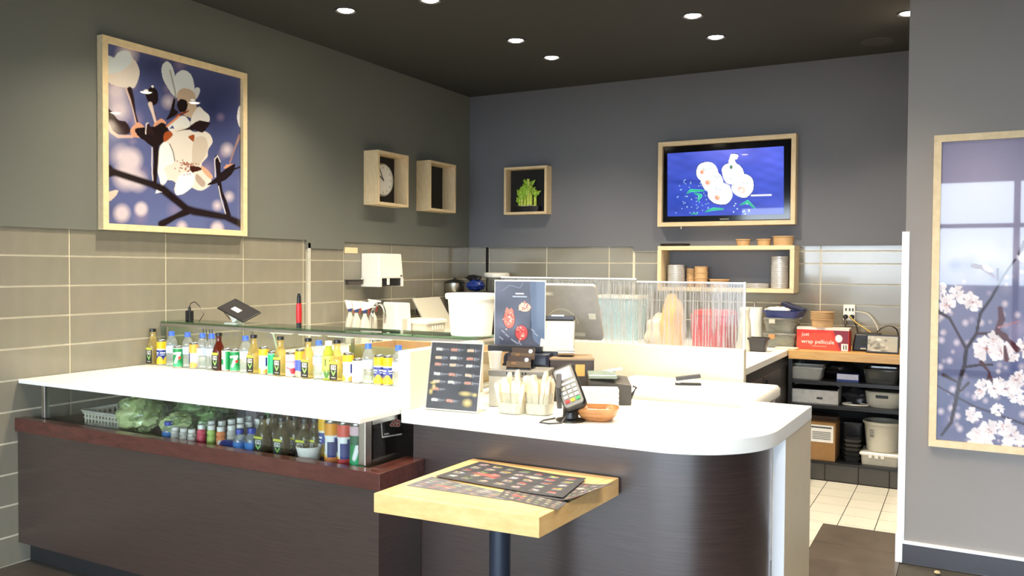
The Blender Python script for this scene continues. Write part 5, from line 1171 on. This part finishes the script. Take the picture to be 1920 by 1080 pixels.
# ================================================================ ON THE WOODEN WORKTOP
ZW = .915
def wx(px, y): return W(px, 640, 'y', y).x
pr_ = thing('paper_towel_roll', 'upright white paper towel roll on holder, beside streaked panel', 'paper towel', (wx(1414, 6.45), 6.45, ZW))
MB().lathe([(.07, 0), (.07, .01)], 24).build('holder_base', STEEL, pr_); MB().lathe([(.057, .012), (.057, .29), (.02, .29)], 28, c1=False).build('roll', TOWEL, pr_, smooth=True); MB().lathe([(.006, .01), (.006, .315), (.014, .318), (.010, .332), (0, .334)], 12).build('holder_rod', STEEL, pr_, smooth=True)
wj = thing('white_jug', 'tall white jug partly behind the streaked panel', 'jug', (wx(1396, 6.0), 6.0, ZW)); MB().lathe([(.045, 0), (.05, .02), (.042, .2), (.03, .25), (.034, .29)], 20).build('body', OFFW, wj, smooth=True); MB().lathe([(.037, .29), (.037, .31), (0, .312)], 18, c1=False).build('lid', WPLAS, wj)
bt = thing('black_tub', 'small black tapered tub in front of the clear boxes', 'tub', (wx(1422, 6.02), 6.02, ZW)); MB().tub([(.10, .09, 0), (.125, .11, .085), (.14, .125, .085), (.14, .125, .098), (.12, .10, .098), (.095, .085, .01)], .015).build('tub', mat('tub charcoal', (54, 54, 58), .4), bt, smooth=True)
for i, (z, lab) in enumerate(((0, 'lower clear plastic storage box under another on the worktop'), (.112, 'upper clear plastic storage box under the blue tray'))):
    t = thing('storage_box', lab, 'storage box', (wx(1466, 6.45), 6.47, ZW+z), group='clear storage boxes on the worktop'); w = .235
    MB().tub([(w*.86, .24, 0), (w*.96, .27, .09), (w*.94, .26, .09), (w*.84, .23, .004)], .025, c1=False).build('box', CLEARB, t, smooth=True); MB().tub([(w, .28, .09), (w*1.02, .285, .1), (w*.98, .27, .111)], .025).build('lid', CLEARB, t, smooth=True)
    MB().blob((0, 0, .045), (w*.36, .09, .035), 60+i, .15).build('contents', mat('box contents %d' % i, ((150, 170, 120), (190, 180, 150))[i], .6, var=.3), t, smooth=True)
    B(-w*.3, -w*.12, -.15, -.138, .07, .10).build('clip', mat('orange clip', (214, 140, 90), .4) if i == 0 else LGREY, t)
br = thing('blue_tray', 'royal blue tray with white cloth on top of clear boxes', 'tray', (wx(1471, 6.45), 6.45, ZW+.224), math.radians(-6))
MB().tub([(.22, .22, 0), (.26, .26, .045), (.275, .275, .05), (.25, .25, .05), (.21, .21, .008)], .03).build('tray', DBLUE, br, smooth=True); MB().blob((-.03, -.07, .055), (.09, .05, .022), 33, .15).build('cloth', PAPER, br, smooth=True)
MB().obox(Matrix.Translation((.05, .05, .075)) @ Matrix.Rotation(math.radians(18), 4, 'Y'), .17, .10, .03).build('dark_lid', mat('midnight lid', (26, 32, 64), .3), br, bevel=.006)
sp_ = tag(MB().tub([(.15, .09, 0), (.16, .10, .012), (.12, .06, .016)], .03, 5).build('paper_pad', SLEEVE, None, (wx(1473, 6.24), 6.29, ZW), smooth=True), 'cream paper pad lying at the edge of wooden worktop', 'pad')
# wrap box
y_ = 6.36; x0, x1 = wx(1494, y_), wx(1592, y_); zt = W(1540, 614, 'y', y_).z
wp = thing('wrap_box', 'long red and white cling wrap box on wooden worktop', 'box', (x0, y_, ZW), math.radians(-1.5)); w = x1-x0; h = zt-ZW
B(0, w, 0, .11, 0, h-.018).build('body', mat('red carton', (204, 52, 44), .5), wp); B(-.001, w+.001, -.001, .111, h-.018, h).build('white_flap', mat('flap card', (222, 214, 206), .6), wp)
cv = CV(90, 36, [(0, 0), (100, 0), (100, 36), (0, 36)], (214, 52, 44)); cv.poly([(0, 14), (30, 6), (66, 4), (80, 36), (0, 36)], (226, 74, 56)); cv.poly([(70, 0), (100, 0), (100, 36), (84, 36)], (126, 36, 60)); cv.disc(81, 14, 7, 7, (246, 240, 236), soft=.1); cv.rect(86, 23, 98, 35, (240, 236, 230))
for i in range(6): cv.rect(88+i*1.5, 25, 88.7+i*1.5, 33, (40, 40, 40))
cv.rect(30, 28, 58, 30.5, (240, 150, 130), .7)
cv.build('front_print', flat((0, -.0015, h-.019), (w, 0, 0), (0, 0, -(h-.02))), PRINT, wp)
text('brand_word', 'wrap pellicule', h*.25, basis((w*.41, -.0025, h*.36), (1, 0, 0), (0, 0, 1)), WPLAS, wp); text('brand_word', 'just', h*.22, basis((w*.17, -.0025, h*.68), (1, 0, 0), (0, 0, 1)), WPLAS, wp)
stack(Stock(mk_kraft('kraft_bowl', 'kraft bowl nested in the stack on the wrap box', 'bowl', .071, .078, .062, 'kraft bowls on the wrap box')), wx(1541, 6.41), 6.415, ZW+h, 5, .0125)
# wall outlet and plugs on the back wall
pO = W(1593, 586, 'y', YB)
wo = thing('power_outlet', 'white wall outlet adapter with black plugs, above the worktop', 'outlet', (pO.x, YB, pO.z))
B(-.042, .042, -.03, 0, -.06, .06).build('adapter', WPLAS, wo, bevel=.004)
for x, z in ((-.022, -.03), (.022, -.03)): MB().lathe([(.017, 0), (.017, .03), (.008, .04)], 14, m=Matrix.Translation((x, -.03, z)) @ Matrix.Rotation(math.pi/2, 4, 'X')).build('plug', BLACK, wo, smooth=True)
for x in (-.022, .004, .026): B(x-.006, x+.006, -.0308, -.03, .012, .034).build('socket_slot', DGREY, wo)
def cable(name, pts, r, m, lab): 
    P = [Vector(p) for p in pts]; out = []
    for i in range(len(P)-1):
        a, b, c, d = P[max(i-1, 0)], P[i], P[i+1], P[min(i+2, len(P)-1)]
        for j in range(6):
            t = j/6; out.append(.5*(2*b+(c-a)*t+(2*a-5*b+4*c-d)*t*t+(3*b-a-3*c+d)*t**3))
    tag(MB().tube(out+[P[-1]], r, 6).build(name, m, smooth=True), lab, 'cable', 'cables from the wall outlet')
def bq(px, py, y): p = W(px, py, 'y', y); return (p.x, p.y, p.z)
cable('power_cable', [bq(1584, 598, 6.73), bq(1585, 612, 6.70), bq(1585, 640, 6.66), bq(1587, 655, 6.6)], .005, BLACK, 'black cable dropping behind the wrap box')
cable('power_cable', [bq(1599, 598, 6.73), bq(1606, 612, 6.70), bq(1610, 630, 6.62), bq(1622, 645, 6.58)], .005, BLACK, 'black cable running to the black scale')
cable('power_cable', [bq(1592, 592, 6.72), bq(1604, 604, 6.68), bq(1625, 618, 6.62), bq(1640, 628, 6.55)], .004, mat('yellow cable', (214, 180, 90), .5), 'yellow cable slanting down from the outlet')
cable('power_cable', [bq(1602, 584, 6.74), bq(1625, 588, 6.72), bq(1640, 604, 6.7), bq(1647, 622, 6.68), bq(1650, 650, 6.66)], .004, OFFW, 'white cable curving down from the outlet')
cable('power_cable', [bq(1640, 628, 6.6), bq(1655, 614, 6.6), bq(1672, 612, 6.6), bq(1683, 622, 6.6), bq(1685, 652, 6.58)], .005, BLACK, 'black cable loop behind the small framed screen')
# scale and small screen
bs = thing('label_scale', 'black compact label scale behind the small screen', 'scale', (wx(1626, 6.48), 6.48, ZW), math.radians(-4))
MB().hexa([(-.09, -.08, 0), (.09, -.08, 0), (.09, .08, 0), (-.09, .08, 0)], [(-.075, -.06, .125), (.085, -.06, .125), (.085, .08, .13), (-.075, .08, .13)]).build('case', BLACK, bs, bevel=.012); B(-.03, .03, -.083, -.072, .05, .09).build('display', mat('dark lcd', (50, 54, 56), .15), bs); B(-.03, .02, -.088, -.08, .018, .026).build('feed_slot', LGREY, bs)
y_ = 6.33; q = [W(*p, 'y', y_) for p in ((1628, 627), (1685, 630), (1686, 661), (1624, 658))]
fs_ = thing('photo_screen', 'small black framed screen showing a grey photo, on worktop edge', 'screen', ((q[2].x+q[3].x)/2, y_, ZW), math.radians(-3)); w = q[2].x-q[3].x; h = .128
tilt = Matrix.Translation((0, 0, h/2+.002)) @ Matrix.Rotation(math.radians(-8), 4, 'X'); MB().obox(tilt, w, .016, h).build('frame', BLACK, fs_, bevel=.003)
cv = CV(60, 36, [(0, 0), (100, 0), (100, 60), (0, 60)], (176, 172, 158)); rg = np.random.RandomState(8)
for i in range(26): cv.disc(rg.uniform(0, 70), rg.uniform(5, 60), rg.uniform(5, 12), rg.uniform(4, 10), ((110, 108, 100), (206, 202, 190), (84, 82, 76))[i % 3], soft=.8, al=.7)
cv.disc(36, 14, 14, 8, (226, 222, 210), soft=.8)
cv.build('picture', lambda u, v: tuple(tilt @ Vector(((u-.5)*(w-.02), -.0085, (.5-v)*(h-.022)))), PRINT, fs_); B(-.05, .05, .0, .05, 0, .006).build('foot', BLACK, fs_)

# ================================================================ ON THE BLACK SHELVES
def sxx(px, y=6.40): return W(px, 720, 'y', y).x
Z1, Z2, Z0 = .705, .535, .136
def tubt(px0, px1, z, h, m, lab, nm='food_container', d=.24, y=6.42, rim=True, taper=.84):
    x0, x1 = W(px0, 720, 'y', y-d/2).x, W(px1, 720, 'y', y-d/2).x; w = x1-x0
    t = thing(nm, lab, 'container', ((x0+x1)/2, y, z))
    MB().tub([(w*taper, d*taper, 0), (w*.96, d*.96, h-.014), (w*.93, d*.93, h-.014), (w*taper*.95, d*taper*.95, .006)], .025, c1=False).build('tub', m, t, smooth=True)
    MB().tub([(w*.96, d*.96, h-.014), (w, d, h-.012), (w, d, h), (w*.94, d*.94, h), (w*.93, d*.93, h-.012)], .028, c0=False, c1=False).build('rim', m, t, smooth=True)
    return t, w, d
tubt(1476, 1542, Z1, .088, mat('grey food tub', (176, 172, 160), .4), 'grey rectangular tub on top black shelf under worktop')
t, w, d = tubt(1617, 1686, Z1, .098, SMOKE, 'smoky clear tub with green contents on top black shelf'); B(-.05, -.02, -.08, -.06, .01, .06).build('tag', PAPER, t); MB().blob((.02, 0, .04), (.08, .06, .03), 71, .15).build('contents', mat('green contents', (150, 160, 110), .6, var=.3), t, smooth=True)
bag = thing('black_bag', 'crumpled black bag behind blue labelled carton on shelf', 'bag', (sxx(1575, 6.5), 6.52, Z1)); MB().blob((0, 0, .055), (.13, .09, .06), 81, .15).build('bag', BLACK, bag, smooth=True)
bc = thing('labelled_carton', 'small dark carton with white and blue label on shelf', 'carton', (sxx(1589, 6.30), 6.36, Z1)); B(-.072, .072, -.06, .06, 0, .055).build('body', DBLUE, bc); B(-.07, .07, -.0615, -.06, .016, .054).build('label', mat('lilac label', (206, 204, 220), .5, var=.1, scale=80), bc)
wbc = thing('white_carton', 'open white printed carton lined with black on middle shelf', 'carton', (sxx(1526, 6.32), 6.42, Z2)); 
for a in ((-.165, .165, -.10, -.097, 0, .095), (-.165, .165, .097, .10, 0, .11), (-.165, -.162, -.097, .097, 0, .11), (.162, .165, -.097, .097, 0, .11)): B(*a).build('carton_side', mat('printed white card', (220, 214, 204), .6, var=.12, scale=26), wbc)
B(-.162, .162, -.097, .097, 0, .004).build('carton_base', PAPER, wbc); MB().tub([(.30, .18, .005), (.315, .19, .10), (.28, .16, .11)], .02).build('black_liner', BLACK, wbc, smooth=True); B(.02, .06, -.1012, -.10, .03, .045).build('print_mark', DGREY, wbc)
cl_ = thing('coiled_tubing', 'white tube coil and dark bag on the middle shelf', 'tubing', (sxx(1604, 6.33), 6.36, Z2)); MB().tube([(.085*math.cos(a), .05*math.sin(a), .008) for a in [math.radians(d) for d in range(0, 361, 15)]], .006, 8).build('coil', WPLAS, cl_, smooth=True); MB().blob((.0, .07, .055), (.085, .05, .055), 91, .15).build('dark_bag', mat('smoke bag', (48, 48, 52), .3), cl_, smooth=True)
rc = thing('white_cooker', 'rounded white container with black handle slot on middle shelf', 'container', (sxx(1657, 6.32), 6.42, Z2)); MB().tub([(.20, .17, 0), (.235, .2, .03), (.25, .215, .105), (.24, .205, .112)], .07, 6).build('body', OFFW, rc, smooth=True); B(-.05, .03, -.112, -.098, .07, .09).build('handle_slot', BLACK, rc, bevel=.003); MB().tub([(.24, .205, .112), (.22, .19, .12), (.14, .12, .135)], .07, 6).build('clear_lid', SMOKE, rc, smooth=True)
cbx = thing('cardboard_box', 'tall brown cardboard box with white shipping label, on plinth', 'box', (sxx(1530, 6.28), 6.40, Z0)); B(-.15, .135, -.12, .12, 0, .27).build('carton', CARD, cbx, bevel=.002); B(-.15, .135, -.02, .12, .27, .30).build('open_flap', mat('dark cardboard', (84, 62, 44), .8), cbx); lbl = B(-.05, .122, -.1215, -.12, .13, .252).build('label', PAPER, cbx)
for i in range(5): B(-.02, .105, -.1222, -.1215, .15+i*.012, .157+i*.012).build('label_line', GREY, lbl)
B(-.04, .11, -.1222, -.1215, .230, .240).build('label_line', DGREY, lbl)
def mk_bt():
    t = thing('takeaway_tray', 'black takeaway tray in the stack beside white bucket', 'tray', group='black takeaway trays on the bottom shelf'); MB().tub([(.10, .08, 0), (.125, .10, .038), (.135, .11, .04), (.12, .095, .04), (.095, .075, .004)], .02).build('tray', mat('black tray plastic', (40, 40, 40), .2), t, smooth=True); return t
kb_ = Stock(mk_bt)
for i in range(5): kb_.put((sxx(1600, 6.36), 6.38, Z0+i*.03))
mk = thing('smoky_tub', 'dark smoky tall tub behind takeaway trays on bottom shelf', 'tub', (sxx(1600, 6.5), 6.56, Z0)); MB().tub([(.12, .12, 0), (.14, .14, .24)], .02).build('tub', mat('dark smoke tub', (40, 42, 42), .3), mk, smooth=True); MB().tub([(.15, .15, .24), (.15, .15, .255)], .02).build('lid', BLACK, mk)
lb = thing('lidded_box', 'low white lidded box under the white bucket, bottom shelf', 'box', (sxx(1652, 6.31), 6.42, Z0)); MB().tub([(.235, .22, 0), (.25, .235, .075), (.24, .22, .075)], .02).build('box', OFFW, lb, smooth=True); MB().tub([(.265, .25, .068), (.265, .25, .08), (.25, .235, .088)], .02).build('lid', WPLAS, lb, smooth=True)
for x in (-.06, -.02, .02): B(x-.012, x+.012, -.131, -.124, .05, .08).build('clasp', WPLAS, lb, bevel=.003)
wk = thing('bucket', 'white bucket with printed label standing on lidded box', 'bucket', (sxx(1655, 6.32), 6.42, Z0+.088)); MB().lathe([(.098, 0), (.105, .006), (.122, .2), (.116, .2), (.10, .01), (0, .008)], 36, c1=False).build('body', OFFW, wk, smooth=True); MB().lathe([(.122, .19), (.132, .192), (.134, .206), (.128, .212), (.116, .208)], 36, c0=False, c1=False).build('rim', OFFW, wk, smooth=True)
pc = CV(12, 14, [(0, 0), (10, 0), (10, 10), (0, 10)], (190, 188, 176))
for i in range(4): pc.rect(1, 1+i*2.2, 9, 2.2+i*2.2, (110, 108, 100))
pc.build('printed_label', lambda u, v: (lambda a, z: ((.1075+.085*z)*math.cos(a), (.1075+.085*z)*math.sin(a), z))(-math.pi*.5-.75+u*.35, .16-.06*v), PRINT, wk)

pbn = thing('pale_blue_crate', 'pale blue crate seen blurred behind the streaked panel', 'crate', (W(1160, 600, 'y', 6.42).x, 6.45, .915)); MB().tub([(.34, .26, 0), (.38, .30, .34), (.36, .28, .34), (.32, .24, .01)], .03).build('crate', mat('pale blue plastic', (176, 208, 218), .4), pbn, smooth=True); MB().tub([(.39, .31, .335), (.39, .31, .36)], .03).build('lid', WPLAS, pbn, smooth=True)
wc = thing('white_cup', 'small white cup on the grey box, beside card holders', 'cup', (2.425, 3.035, TOP+.152)); MB().lathe([(.022, 0), (.03, .07), (.028, .07), (.021, .004), (0, .004)], 20, c1=False).build('cup', WPLAS, wc, smooth=True)
p = W(1757, 1076, 'z', 0); tag(MB().blob((0, 0, .008), (.014, .012, .008), 5, .15, 12, 8).build('crumb', mat('tan crumb', (190, 170, 130), .8), None, (p.x, p.y, 0), smooth=True), 'small tan scrap lying on the brown floor tiles', 'litter')
